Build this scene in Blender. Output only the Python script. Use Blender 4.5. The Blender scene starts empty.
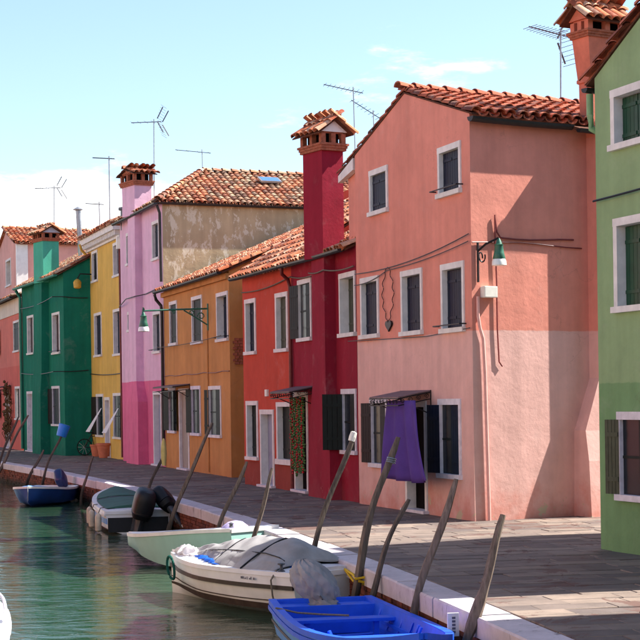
import bpy, bmesh, math, random
from mathutils import Vector, Matrix
R = math.radians
scene = bpy.context.scene
COL = scene.collection
rng = random.Random(7)

# ------------------------------------------------------------------ camera, sky, sun, exposure
EYE = 2.17
cam_data = bpy.data.cameras.new('camera')
cam_data.sensor_width = 36.0
cam_data.lens = 36.0 * 1712 / 640
cam_data.shift_y = 0.125
cam_data.clip_end = 4000
cam = bpy.data.objects.new('camera', cam_data)
COL.objects.link(cam)
cam.location = (0, 0, EYE)
cam.rotation_euler = (Matrix.Rotation(R(90), 3, 'X') @ Matrix.Rotation(R(-0.8), 3, 'Z')).to_euler()
scene.camera = cam

SUN_AZ = Vector((0.970, 0.242)).normalized()
SUN_EL = R(49)
world = bpy.data.worlds.new('World'); scene.world = world; world.use_nodes = True
wn = world.node_tree; wn.nodes.clear()
w_out = wn.nodes.new('ShaderNodeOutputWorld'); w_bg = wn.nodes.new('ShaderNodeBackground')
sky = wn.nodes.new('ShaderNodeTexSky'); sky.sky_type = 'NISHITA'; sky.sun_disc = False
sky.sun_elevation = SUN_EL; sky.sun_rotation = math.atan2(SUN_AZ.x, SUN_AZ.y)
sky.air_density = 1.0; sky.dust_density = 0.6; sky.ozone_density = 1.6; sky.altitude = 0
w_tc = wn.nodes.new('ShaderNodeTexCoord')
w_map = wn.nodes.new('ShaderNodeMapping'); w_map.inputs['Scale'].default_value = (1, 1, 3.6); w_map.inputs['Location'].default_value = (3.1, 0.4, 0.9)
w_no = wn.nodes.new('ShaderNodeTexNoise'); w_no.inputs['Scale'].default_value = 5.5; w_no.inputs['Detail'].default_value = 9; w_no.inputs['Roughness'].default_value = 0.62
w_sep = wn.nodes.new('ShaderNodeSeparateXYZ')
w_el = wn.nodes.new('ShaderNodeMapRange')          # more cloud low down, thin wisps higher up
w_el.inputs['From Min'].default_value = 0.10; w_el.inputs['From Max'].default_value = 0.165
w_el.inputs['To Min'].default_value = 0.40; w_el.inputs['To Max'].default_value = 0.615; w_el.interpolation_type = 'SMOOTHSTEP'
w_sub = wn.nodes.new('ShaderNodeMath'); w_sub.operation = 'SUBTRACT'
w_cov = wn.nodes.new('ShaderNodeMapRange'); w_cov.inputs['From Min'].default_value = 0.0; w_cov.inputs['From Max'].default_value = 0.16
w_cov.interpolation_type = 'SMOOTHSTEP'
w_mix = wn.nodes.new('ShaderNodeMix'); w_mix.data_type = 'RGBA'
w_mix.inputs[7].default_value = (8.2, 8.4, 8.7, 1)
for a, b in ((w_tc.outputs['Generated'], w_map.inputs[0]), (w_map.outputs[0], w_no.inputs['Vector']), (w_tc.outputs['Generated'], w_sep.inputs[0]),
             (w_sep.outputs['Z'], w_el.inputs['Value']), (w_no.outputs['Fac'], w_sub.inputs[0]), (w_el.outputs[0], w_sub.inputs[1]),
             (w_sub.outputs[0], w_cov.inputs['Value']), (w_cov.outputs[0], w_mix.inputs[0]), (sky.outputs[0], w_mix.inputs[6]),
             (w_mix.outputs[2], w_bg.inputs[0]), (w_bg.outputs[0], w_out.inputs[0])):
    wn.links.new(a, b)
w_bg.inputs[1].default_value = 0.088

sun_data = bpy.data.lights.new('sun', 'SUN'); sun_data.energy = 5.0; sun_data.angle = R(0.5); sun_data.color = (1.0, 0.95, 0.87)
sun = bpy.data.objects.new('sun', sun_data); COL.objects.link(sun)
to_sun = Vector((SUN_AZ.x * math.cos(SUN_EL), SUN_AZ.y * math.cos(SUN_EL), math.sin(SUN_EL)))
sun.rotation_euler = to_sun.to_track_quat('Z', 'Y').to_euler(); sun.location = (30, 10, 40)

scene.view_settings.view_transform = 'Standard'; scene.view_settings.look = 'None'
scene.view_settings.exposure = 1.5; scene.view_settings.gamma = 1.0; scene.view_settings.use_curve_mapping = False
scene.render.engine = 'CYCLES'

# ------------------------------------------------------------------ materials
def lin(v):
    v /= 255.0
    return v / 12.92 if v <= 0.04045 else ((v + 0.055) / 1.055) ** 2.4
def C(r, g, b, k=1.0): return (lin(r) * k, lin(g) * k, lin(b) * k, 1)

class Nt:
    def __init__(s, name, rough=0.8, spec=0.3):
        s.m = bpy.data.materials.new(name); s.m.use_nodes = True; s.t = s.m.node_tree
        s.b = s.t.nodes['Principled BSDF']; s.b.inputs['Roughness'].default_value = rough
        s.b.inputs['Specular IOR Level'].default_value = spec
        s.geo = s.n('ShaderNodeNewGeometry')
    def n(s, typ, **kw):
        x = s.t.nodes.new(typ)
        for k, v in kw.items(): setattr(x, k, v)
        return x
    def l(s, a, b): s.t.links.new(a, b)
    def mapped(s, scale, vec=None):
        m = s.n('ShaderNodeMapping'); m.inputs['Scale'].default_value = scale
        s.l(vec or s.geo.outputs['Position'], m.inputs[0]); return m.outputs[0]
    def noise(s, scale, vec=None, detail=4, rough=0.55, dist=0.0):
        x = s.n('ShaderNodeTexNoise'); x.inputs['Scale'].default_value = scale; x.inputs['Detail'].default_value = detail
        x.inputs['Roughness'].default_value = rough; x.inputs['Distortion'].default_value = dist
        s.l(vec or s.geo.outputs['Position'], x.inputs['Vector']); return x.outputs['Fac']
    def rng(s, v, a, b, c=0.0, d=1.0, smooth=True):
        x = s.n('ShaderNodeMapRange'); x.interpolation_type = 'SMOOTHSTEP' if smooth else 'LINEAR'
        for i, q in zip(('From Min', 'From Max', 'To Min', 'To Max'), (a, b, c, d)): x.inputs[i].default_value = q
        s.l(v, x.inputs['Value']); return x.outputs[0]
    def math(s, op, a, b):
        x = s.n('ShaderNodeMath', operation=op)
        for i, q in enumerate((a, b)):
            if isinstance(q, (int, float)): x.inputs[i].default_value = q
            else: s.l(q, x.inputs[i])
        return x.outputs[0]
    def mix(s, f, a, b, blend='MIX'):
        x = s.n('ShaderNodeMix', data_type='RGBA', blend_type=blend)
        for i, q in ((0, f), (6, a), (7, b)):
            if isinstance(q, (int, float)): x.inputs[i].default_value = q
            elif isinstance(q, tuple): x.inputs[i].default_value = q
            else: s.l(q, x.inputs[i])
        return x.outputs[2]
    def bump(s, h, strength=0.3, dist=0.02):
        x = s.n('ShaderNodeBump'); x.inputs['Strength'].default_value = strength; x.inputs['Distance'].default_value = dist
        s.l(h, x.inputs['Height']); s.l(x.outputs[0], s.b.inputs['Normal'])
    def col(s, c):
        if isinstance(c, tuple): s.b.inputs['Base Color'].default_value = c
        else: s.l(c, s.b.inputs['Base Color'])
    def vary(s, c, f, lo, hi):
        """multiply colour c by a grey that runs lo..hi with f"""
        g = s.rng(f, 0.3, 0.7, lo, hi, False); comb = s.n('ShaderNodeCombineColor')
        for i in range(3): s.l(g, comb.inputs[i])
        return s.mix(1.0, c, comb.outputs[0], 'MULTIPLY')

def simple(name, c, rough=0.6, spec=0.4, metal=0.0, var=0.15, scale=9.0, bump=0.0, bscale=60.0):
    t = Nt(name, rough, spec); t.b.inputs['Metallic'].default_value = metal
    t.col(t.vary(c, t.noise(scale), 1 - var, 1 + var * 0.6))
    if bump: t.bump(t.noise(bscale, detail=3), bump, 0.01)
    return t.m

def plaster(name, c, lower=None, zsplit=0.0, damp=None, damp_z=0.9, peel=None, peel_amt=0.62, peel_z=2.0, patch=None, patch_amt=0.55, streak=0.10):
    t = Nt(name, 0.9, 0.15); pos = t.geo.outputs['Position']
    K = 0.9; dim = lambda q: tuple(x * K for x in q[:3]) + (1,) if q else q
    c, lower, damp, peel, patch = dim(c), dim(lower), dim(damp), dim(peel), dim(patch)
    z = t.n('ShaderNodeSeparateXYZ'); t.l(pos, z.inputs[0]); z = z.outputs['Z']
    cur = c
    if lower:
        wob = t.math('ADD', z, t.math('MULTIPLY', t.math('SUBTRACT', t.noise(6.0), 0.5), 0.05))
        cur = t.mix(t.rng(wob, zsplit - 0.012, zsplit + 0.012), lower, c)
    big = t.noise(0.55, detail=5, rough=0.6); mid = t.noise(3.1, detail=6, rough=0.65)
    st = t.noise(1.0, t.mapped((2.6, 2.6, 0.22)), 4, 0.6)
    cur = t.vary(cur, big, 0.90, 1.08); cur = t.vary(cur, mid, 0.93, 1.05); cur = t.vary(cur, st, 1 - streak, 1 + streak * 0.7)
    # faded lime bloom: a little paler in clouds
    pale = t.rng(t.noise(1.4, detail=8, rough=0.7, dist=0.6), 0.54, 0.78, 0.0, 0.14)
    cur = t.mix(pale, cur, (0.56, 0.50, 0.46, 1))
    if patch:
        cur = t.mix(t.rng(t.noise(3.4, t.mapped((1, 1, 0.5)), 10, 0.74, 0.3), patch_amt, patch_amt + 0.035), cur, patch)
    if damp:
        m = t.math('ADD', z, t.math('MULTIPLY', t.math('SUBTRACT', t.noise(1.7, detail=7, rough=0.65), 0.5), 2.4))
        cur = t.mix(t.rng(m, damp_z * -0.4, damp_z, 0.6, 0.0), cur, damp)
    if peel:
        pn = t.noise(1.9, detail=10, rough=0.66, dist=0.5)
        zz = t.rng(z, 0.2, peel_z, 0.0, 0.34)
        cur = t.mix(t.rng(t.math('SUBTRACT', pn, zz), peel_amt - 0.012, peel_amt + 0.012), cur, peel)
    # hairline cracks and small drips
    cr = t.n('ShaderNodeTexVoronoi', feature='DISTANCE_TO_EDGE'); cr.inputs['Scale'].default_value = 0.8
    dv = t.n('ShaderNodeVectorMath', operation='ADD'); nz = t.n('ShaderNodeTexNoise'); nz.inputs['Scale'].default_value = 2.5; nz.inputs['Detail'].default_value = 6
    t.l(pos, nz.inputs['Vector']); t.l(pos, dv.inputs[0]); t.l(nz.outputs['Color'], dv.inputs[1]); t.l(dv.outputs[0], cr.inputs['Vector'])
    ck = t.math('MULTIPLY', t.rng(cr.outputs['Distance'], 0.0, 0.012, 1.0, 0.0), t.rng(big, 0.52, 0.64, 0.0, 0.18))
    cur = t.mix(ck, cur, (0.12, 0.07, 0.06, 1))
    t.col(cur)
    h = t.math('ADD', t.math('MULTIPLY', t.noise(14, detail=8, rough=0.7), 0.6), t.math('MULTIPLY', t.noise(2.0, detail=3), 1.6))
    t.bump(h, 0.35, 0.025)
    return t.m

def tile_mat(name, stops, lichen=0.3):
    t = Nt(name, 0.85, 0.2)
    oi = t.n('ShaderNodeObjectInfo')
    r = t.math('FRACT', t.math('ADD', t.geo.outputs['Random Per Island'], oi.outputs['Random']), 0.0)
    ramp = t.n('ShaderNodeValToRGB'); ramp.color_ramp.interpolation = 'LINEAR'
    el = ramp.color_ramp.elements
    for i, (p, c) in enumerate(stops):
        e = el[i] if i < 2 else el.new(p)
        e.position = p; e.color = c
    t.l(r, ramp.inputs[0])
    cur = t.vary(ramp.outputs[0], t.noise(7, detail=6, rough=0.7), 0.72, 1.18)
    cur = t.mix(t.rng(t.noise(3.3, detail=8, rough=0.75), 0.52, 0.68, 0, lichen), cur, C(190, 180, 158))
    cur = t.mix(t.rng(t.noise(5.1, detail=7, rough=0.7, dist=1.0), 0.60, 0.70, 0, 0.75), cur, C(58, 44, 38))
    t.col(cur); t.bump(t.noise(40, detail=4), 0.3, 0.01)
    return t.m

M = {}
M['pink'] = plaster('plaster_pink', C(228, 148, 130), C(230, 182, 172), 3.36, damp=C(202, 112, 92), damp_z=0.7, peel=C(196, 178, 150), peel_amt=0.60, peel_z=1.1)
M['green'] = plaster('plaster_green', C(146, 172, 126), C(122, 158, 110), 2.35, streak=0.12)
M['crimson'] = plaster('plaster_crimson', C(150, 34, 54), damp=C(150, 62, 70), damp_z=0.5, peel=C(170, 120, 115), peel_amt=0.66, peel_z=2.2)
M['red'] = plaster('plaster_red', C(200, 80, 62), C(152, 70, 60), 0.62)
M['ochre'] = plaster('plaster_ochre', C(200, 142, 84), damp=C(188, 124, 74), damp_z=0.6, streak=0.14)
M['magenta'] = plaster('plaster_lilac', C(230, 188, 210), C(224, 114, 150), 2.92)
M['bare'] = plaster('plaster_bare', C(180, 162, 130), patch=C(206, 196, 174), patch_amt=0.535, damp=C(150, 136, 116), streak=0.2)
M['yellow'] = plaster('plaster_yellow', C(222, 182, 94), streak=0.1)
M['teal'] = plaster('plaster_teal', C(28, 120, 96), damp=C(20, 90, 76), damp_z=1.0, streak=0.16)
M['tealchim'] = plaster('plaster_seagreen', C(80, 176, 150))
M['salmon'] = plaster('plaster_salmon', C(222, 128, 112), C(216, 112, 98), 4.0)
M['salmonp'] = plaster('plaster_pale_salmon', C(230, 172, 160))
M['cream'] = plaster('plaster_cream', C(228, 214, 196))
M['flank'] = plaster('plaster_flank', C(196, 150, 110))
M['stone'] = simple('white_stone', C(222, 218, 214), 0.75, 0.2, var=0.14, scale=5, bump=0.2)
M['lilacstone'] = simple('lintel_stone', C(214, 208, 214), 0.75, 0.2, var=0.18, scale=7, bump=0.2)
M['white'] = simple('white_paint', C(225, 225, 222), 0.4, 0.4, var=0.1, scale=4)
M['gutter'] = simple('gutter_dark', C(38, 36, 38), 0.45, 0.5, metal=0.3, var=0.3)
M['iron'] = simple('wrought_iron', C(34, 30, 32), 0.5, 0.5, metal=0.4, var=0.3)
M['greeniron'] = simple('green_iron', C(46, 104, 82), 0.45, 0.5, var=0.25)
M['lampglass'] = simple('milk_glass', C(236, 236, 230), 0.25, 0.5, var=0.04)
M['copperpipe'] = simple('red_brown_pipe', C(110, 34, 34), 0.5, 0.4, var=0.3)
M['palepipe'] = simple('pale_pink_pipe', C(228, 170, 160), 0.6, 0.3, var=0.12)
M['greenpipe'] = simple('pale_green_pipe', C(130, 166, 116), 0.5, 0.4, var=0.15)
M['tealpipe'] = simple('teal_pipe', C(30, 120, 100), 0.5, 0.4, var=0.2)
M['yellowpipe'] = simple('yellow_pipe', C(206, 160, 60), 0.5, 0.4, var=0.2)
M['blueshut'] = simple('blue_black_shutter', C(13, 24, 46), 0.55, 0.2, var=0.25, scale=6)
M['darkshut'] = simple('dark_green_shutter', C(10, 24, 24), 0.6, 0.2, var=0.35, scale=6)
M['greenshut'] = simple('green_shutter', C(16, 66, 44), 0.5, 0.4, var=0.2, scale=5)
M['blackshut'] = simple('black_shutter', C(14, 13, 15), 0.6, 0.25, var=0.3)
M['olive'] = simple('olive_shutter', C(66, 72, 56), 0.6, 0.3, var=0.25, scale=8)
M['wine'] = simple('wine_door', C(56, 30, 30), 0.55, 0.4, var=0.3)
M['greydoor'] = simple('grey_blue_door', C(142, 148, 168), 0.55, 0.4, var=0.12, scale=3)
M['browndoor'] = simple('grey_brown_door', C(140, 122, 112), 0.55, 0.4, var=0.15, scale=3)
M['palegrey'] = simple('pale_grey_blind', C(176, 182, 198), 0.6, 0.3, var=0.1)
g = Nt('window_glass', 0.25, 0.15); g.col((0.012, 0.017, 0.024, 1)); M['glass'] = g.m
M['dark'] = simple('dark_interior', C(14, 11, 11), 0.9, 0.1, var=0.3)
M['brick'] = simple('chimney_brick', C(160, 96, 74), 0.9, 0.15, var=0.35, scale=14, bump=0.5)
M['brickred'] = simple('chimney_plaster', C(206, 120, 96), 0.9, 0.15, var=0.2, scale=4, bump=0.4)
M['tile'] = tile_mat('roof_tile', [(0, C(176, 92, 58)), (1, C(96, 62, 52)), (0.2, C(206, 132, 92)), (0.4, C(112, 66, 52)), (0.55, C(190, 108, 70)), (0.7, C(210, 176, 146)), (0.85, C(168, 84, 56))], 0.7)
M['tilered'] = tile_mat('roof_tile_red', [(0, C(172, 88, 62)), (1, C(112, 62, 50)), (0.3, C(190, 112, 82)), (0.55, C(126, 66, 50)), (0.75, C(180, 98, 70)), (0.9, C(98, 58, 50))], 0.3)
M['tileold'] = tile_mat('roof_tile_old', [(0, C(150, 78, 52)), (1, C(120, 66, 50)), (0.25, C(176, 150, 122)), (0.5, C(104, 72, 60)), (0.75, C(196, 128, 92))], 0.7)
M['board'] = simple('roof_underlay', C(92, 60, 48), 0.9, 0.1, var=0.3)
M['wood'] = None
t = Nt('weathered_wood', 0.9, 0.15)
tc = t.n('ShaderNodeTexCoord'); mp = t.n('ShaderNodeMapping'); mp.inputs['Scale'].default_value = (30, 30, 1.6); t.l(tc.outputs['Object'], mp.inputs[0])
oi = t.n('ShaderNodeObjectInfo')
gr = t.noise(1.0, mp.outputs[0], 6, 0.7)
wcol = t.mix(oi.outputs['Random'], C(124, 110, 98), C(92, 82, 76))
wcol = t.vary(wcol, gr, 0.45, 1.35)
zs = t.n('ShaderNodeSeparateXYZ'); t.l(t.geo.outputs['Position'], zs.inputs[0])
wcol = t.mix(t.rng(zs.outputs['Z'], -0.45, 0.05, 0.75, 0.0), wcol, C(46, 44, 36))
t.col(wcol); t.bump(gr, 0.8, 0.02); M['wood'] = t.m
# paving slabs
t = Nt('trachyte_slab', 0.72, 0.3)
oi = t.n('ShaderNodeObjectInfo')
r = t.math('FRACT', t.math('ADD', t.geo.outputs['Random Per Island'], oi.outputs['Random']), 0.0)
pc = t.mix(r, C(96, 85, 81), C(134, 118, 106))
pc = t.vary(pc, t.noise(2.2, detail=8, rough=0.7), 0.72, 1.2)
pc = t.vary(pc, t.noise(0.5, detail=5, rough=0.6), 0.85, 1.12)
pc = t.mix(t.rng(t.noise(0.9, t.mapped((1, 0.8, 1)), 8, 0.7, 0.8), 0.555, 0.585, 0, 0.75), pc, C(92, 62, 54))   # old damp stains
t.col(pc); t.bump(t.noise(26, detail=6, rough=0.7), 0.35, 0.015); M['slab'] = t.m
M['joint'] = simple('joint_sand', C(74, 68, 64), 0.95, 0.1, var=0.3)
t = Nt('istrian_stone', 0.7, 0.25)
oi = t.n('ShaderNodeObjectInfo')
sc_ = t.mix(oi.outputs['Random'], C(206, 196, 200), C(186, 176, 180))
sc_ = t.vary(sc_, t.noise(3, detail=8, rough=0.7), 0.8, 1.1)
zs = t.n('ShaderNodeSeparateXYZ'); t.l(t.geo.outputs['Position'], zs.inputs[0])
drip = t.noise(1.0, t.mapped((3.1, 3.1, 0.9)), 9, 0.8)
sc_ = t.mix(t.math('MULTIPLY', t.rng(drip, 0.56, 0.64), t.rng(zs.outputs['Z'], -0.16, -0.012, 0.55, 0.75)), sc_, C(70, 58, 52))
t.col(sc_); t.bump(t.noise(20, detail=5), 0.3, 0.012); M['istrian'] = t.m
t = Nt('quay_brick', 0.85, 0.25)
bc = t.mix(t.geo.outputs['Random Per Island'], C(126, 66, 48), C(88, 48, 38))
bc = t.vary(bc, t.noise(6, detail=6, rough=0.7), 0.6, 1.25)
zs = t.n('ShaderNodeSeparateXYZ'); t.l(t.geo.outputs['Position'], zs.inputs[0])
bc = t.mix(t.rng(t.math('ADD', zs.outputs['Z'], t.math('MULTIPLY', t.noise(3, detail=6), 0.3)), -0.52, -0.25, 0.9, 0.0), bc, C(34, 36, 26))
t.col(bc); t.bump(t.noise(30, detail=5), 0.5, 0.015); M['quaybrick'] = t.m
# water
t = Nt('canal_water', 0.03, 0.5); t.b.inputs['IOR'].default_value = 1.33
t.col(t.mix(t.noise(0.35, detail=3), C(34, 58, 40), C(42, 65, 47)))
wv = t.math('ADD', t.math('MULTIPLY', t.noise(1.0, t.mapped((0.8, 1.3, 1)), 3, 0.5, 0.6), 1.0), t.math('MULTIPLY', t.noise(1.0, t.mapped((2.4, 4.2, 1)), 5, 0.6, 0.6), 0.5))
t.bump(wv, 0.62, 0.036); M['water'] = t.m
M['canvas'] = simple('grey_canvas', C(152, 150, 150), 0.9, 0.1, var=0.22, scale=3, bump=0.3, bscale=90)
M['bluetarp'] = simple('blue_tarp', C(24, 92, 196), 0.5, 0.4, var=0.2)
M['greencover'] = simple('green_boat_cover', C(52, 92, 80), 0.75, 0.3, var=0.25, scale=3, bump=0.2)
M['blackmotor'] = simple('black_cowling', C(20, 20, 26), 0.5, 0.35, var=0.3)
M['greymotor'] = simple('grey_motor_leg', C(70, 72, 78), 0.45, 0.5, var=0.25)
M['navy'] = simple('navy_motor', C(22, 34, 84), 0.35, 0.5, var=0.2)
M['boatblue'] = simple('blue_boat_paint', C(18, 84, 214), 0.5, 0.35, var=0.16, scale=4, bump=0.12)
M['boatblue2'] = simple('light_blue_hull', C(96, 150, 214), 0.45, 0.4, var=0.15, scale=3)
M['deepblue'] = simple('deep_blue_hull', C(34, 72, 140), 0.4, 0.45, var=0.2, scale=3)
M['turq'] = simple('pale_turquoise_hull', C(158, 200, 190), 0.35, 0.45, var=0.12, scale=2)
M['gelcoat'] = simple('white_gelcoat', C(222, 222, 226), 0.3, 0.45, var=0.1, scale=2.5)
M['creamhull'] = simple('cream_hull', C(212, 211, 206), 0.35, 0.45, var=0.12, scale=2.5)
M['blackrub'] = simple('dark_rubbing_strake', C(40, 30, 30), 0.5, 0.4, var=0.25)
M['antifoul'] = simple('brown_waterline', C(58, 44, 36), 0.7, 0.3, var=0.4, scale=10)
M['rope'] = simple('grey_rope', C(120, 112, 100), 0.9, 0.1, var=0.3, scale=40)
M['yellowrope'] = simple('yellow_rope', C(214, 176, 40), 0.7, 0.2, var=0.2, scale=40)
M['greenrope'] = simple('green_rope', C(24, 84, 74), 0.8, 0.2, var=0.2, scale=40)
M['fender'] = simple('worn_fender', C(196, 186, 168), 0.6, 0.3, var=0.25, scale=8)
M['purple'] = simple('purple_cloth', C(86, 62, 136), 0.85, 0.15, var=0.14, scale=3, bump=0.15, bscale=200)
M['terracotta'] = simple('terracotta_pot', C(196, 116, 88), 0.85, 0.15, var=0.18, scale=5, bump=0.2)
M['leaf'] = simple('bead_green', C(70, 110, 50), 0.6, 0.3, var=0.4, scale=20)
M['bloom'] = simple('bead_red', C(190, 28, 40), 0.6, 0.3, var=0.3, scale=20)
M['bluecan'] = simple('blue_plastic', C(40, 130, 220), 0.45, 0.4, var=0.1)
M['tin'] = simple('grey_metal', C(150, 152, 156), 0.4, 0.5, metal=0.6, var=0.2)
M['whiteplastic'] = simple('white_plastic', C(226, 222, 212), 0.5, 0.35, var=0.1)
M['ink'] = simple('dark_lettering', C(96, 94, 104), 0.6, 0.3)
M['yellowcloth'] = simple('yellow_cloth', C(204, 188, 120), 0.85, 0.15, var=0.15)
M['whitecloth'] = simple('white_cloth', C(224, 220, 222), 0.9, 0.1, var=0.12, bump=0.2)
M['lilaccloth'] = simple('lilac_striped_cloth', C(176, 166, 206), 0.85, 0.15, var=0.25, scale=12)
M['tyre'] = simple('black_rubber', C(22, 22, 22), 0.8, 0.2, var=0.2)
M['bark'] = simple('dry_creeper', C(104, 84, 60), 0.9, 0.1, var=0.5, scale=14)
M['canopyroof'] = simple('canopy_sheet', C(120, 98, 100), 0.65, 0.3, var=0.25, scale=4)
M['skyglass'] = simple('skylight_glass', C(70, 110, 170), 0.1, 0.6, var=0.1)

# ------------------------------------------------------------------ object helpers
def V(*a): return Vector(a)
ROOTS = {}
def tag(o, label, cat, group=None):
    o['label'] = label; o['category'] = cat
    if group: o['group'] = group
    return o
def thing(name, label, cat, loc=(0, 0, 0), rz=0.0, group=None):
    o = bpy.data.objects.new(name, None); COL.objects.link(o); o.location = loc; o.rotation_euler = (0, 0, rz)
    o.empty_display_size = 0.2
    return tag(o, label, cat, group)
def root_of(o):
    while o.parent: o = o.parent
    return o
class MB:
    """collects faces; verts in world axes (or in the thing's own axes when local=True)"""
    def __init__(s): s.v = []; s.f = []
    def face(s, *pts):
        n = len(s.v); s.v += [Vector(p) for p in pts]; s.f.append(tuple(range(n, n + len(pts)))); return s
    def grid(s, rows, closed=False):
        n = len(s.v); w = len(rows[0])
        for r in rows: s.v += [Vector(p) for p in r]
        for i in range(len(rows) - 1):
            for j in range(w - (0 if closed else 1)):
                k = (j + 1) % w
                s.f.append((n + i * w + j, n + i * w + k, n + (i + 1) * w + k, n + (i + 1) * w + j))
        return s
    def hexa(s, p):   # p: 8 points, bottom ring 0-3, top ring 4-7
        n = len(s.v); s.v += [Vector(q) for q in p]
        for q in ((0, 3, 2, 1), (4, 5, 6, 7), (0, 1, 5, 4), (1, 2, 6, 5), (2, 3, 7, 6), (3, 0, 4, 7)): s.f.append(tuple(n + i for i in q))
        return s
    def box(s, x0, x1, y0, y1, z0, z1):
        return s.hexa([(x0, y0, z0), (x1, y0, z0), (x1, y1, z0), (x0, y1, z0), (x0, y0, z1), (x1, y0, z1), (x1, y1, z1), (x0, y1, z1)])
    def tube(s, pts, r, seg=6, cap=True):
        pts = [Vector(p) for p in pts]; rows = []
        rr = r if isinstance(r, (list, tuple)) else [r] * len(pts)
        for i, p in enumerate(pts):
            d = (pts[min(i + 1, len(pts) - 1)] - pts[max(i - 1, 0)]).normalized()
            up = Vector((0, 0, 1)) if abs(d.z) < 0.9 else Vector((0.3, 1, 0))
            a = d.cross(up).normalized(); b = d.cross(a).normalized()
            rows.append([p + (a * math.cos(2 * math.pi * k / seg) + b * math.sin(2 * math.pi * k / seg)) * rr[i] for k in range(seg)])
        s.grid(rows, True)
        if cap:
            s.face(*reversed(rows[0])); s.face(*rows[-1])
        return s
    def lathe(s, c, prof, seg=14, axis=None):
        c = Vector(c); q = Vector((0, 0, 1)).rotation_difference(Vector(axis)) if axis else None
        rows = []
        for r, z in prof:
            ring = [Vector((r * math.cos(2 * math.pi * k / seg), r * math.sin(2 * math.pi * k / seg), z)) for k in range(seg)]
            rows.append([c + (q @ p if q else p) for p in ring])
        s.grid(rows, True); s.face(*reversed(rows[0])); s.face(*rows[-1]); return s
    def loft(s, sections):  # list of equally long point rings
        s.grid(sections, True); s.face(*reversed(sections[0])); s.face(*sections[-1]); return s
    def build(s, name, mat, parent=None, smooth=False, local=False, bevel=0.0, kind=None):
        me = bpy.data.meshes.new(name)
        off = Vector((0, 0, 0))
        if parent and not local: off = root_of(parent).location
        me.from_pydata([tuple(v - off) for v in s.v], [], s.f)
        if bevel or smooth:
            bm = bmesh.new(); bm.from_mesh(me)
            bmesh.ops.remove_doubles(bm, verts=bm.verts, dist=1e-5)
            if bevel: bmesh.ops.bevel(bm, geom=bm.edges[:], offset=bevel, segments=2, affect='EDGES', profile=0.7)
            bmesh.ops.recalc_face_normals(bm, faces=bm.faces); bm.to_mesh(me); bm.free()
        else:
            bm = bmesh.new(); bm.from_mesh(me); bmesh.ops.recalc_face_normals(bm, faces=bm.faces); bm.to_mesh(me); bm.free()
        if smooth:
            me.polygons.foreach_set('use_smooth', [True] * len(me.polygons))
            try: me.set_sharp_from_angle(angle=R(40))
            except Exception: pass
        me.materials.append(mat)
        o = bpy.data.objects.new(name, me); COL.objects.link(o)
        if parent: o.parent = parent
        if kind: o['kind'] = kind
        return o

class Fr:
    """a wall plane: u runs along it from A, o points out of it, z up"""
    def __init__(s, A, d, n=None):
        s.A = Vector(A).to_2d(); s.d = Vector(d).to_2d().normalized()
        s.n = Vector(n).to_2d().normalized() if n else Vector((-s.d.y, s.d.x))
    def P(s, u, z, o=0.0):
        p = s.A + s.d * u + s.n * o; return Vector((p.x, p.y, z))
    def box(s, mb, u0, u1, z0, z1, o0, o1):
        return mb.hexa([s.P(u0, z0, o0), s.P(u1, z0, o0), s.P(u1, z0, o1), s.P(u0, z0, o1), s.P(u0, z1, o0), s.P(u1, z1, o0), s.P(u1, z1, o1), s.P(u0, z1, o1)])
    def prism(s, mb, sections):   # (z, u0, u1, o0, o1) stacked
        return mb.loft([[s.P(a, z, p), s.P(b, z, p), s.P(b, z, q), s.P(a, z, q)] for z, a, b, p, q in sections])

def wall_with_holes(mb, fr, L, z0, ztop, holes, u_start=0.0, topline=None):
    """front skin with real openings; topline: list of (u, z) polyline the wall ends at"""
    us = sorted({u_start, L} | {h[0] for h in holes} | {h[1] for h in holes} | ({p[0] for p in topline} if topline else set()))
    us = [u for u in us if u_start <= u <= L]
    def top(u):
        if not topline: return ztop
        for (a, za), (b, zb) in zip(topline[:-1], topline[1:]):
            if a <= u <= b: return za + (zb - za) * (u - a) / (b - a)
        return topline[-1][1] if u > topline[-1][0] else topline[0][1]
    for a, b in zip(us[:-1], us[1:]):
        if b - a < 1e-6: continue
        cuts = sorted([(h[2], h[3]) for h in holes if h[0] <= a + 1e-6 and h[1] >= b - 1e-6])
        z = z0
        for c0, c1 in cuts:
            if c0 > z: mb.face(fr.P(a, z), fr.P(b, z), fr.P(b, c0), fr.P(a, c0))
            z = c1
        mb.face(fr.P(a, z), fr.P(b, z), fr.P(b, top(b)), fr.P(a, top(a)))
    return mb

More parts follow.
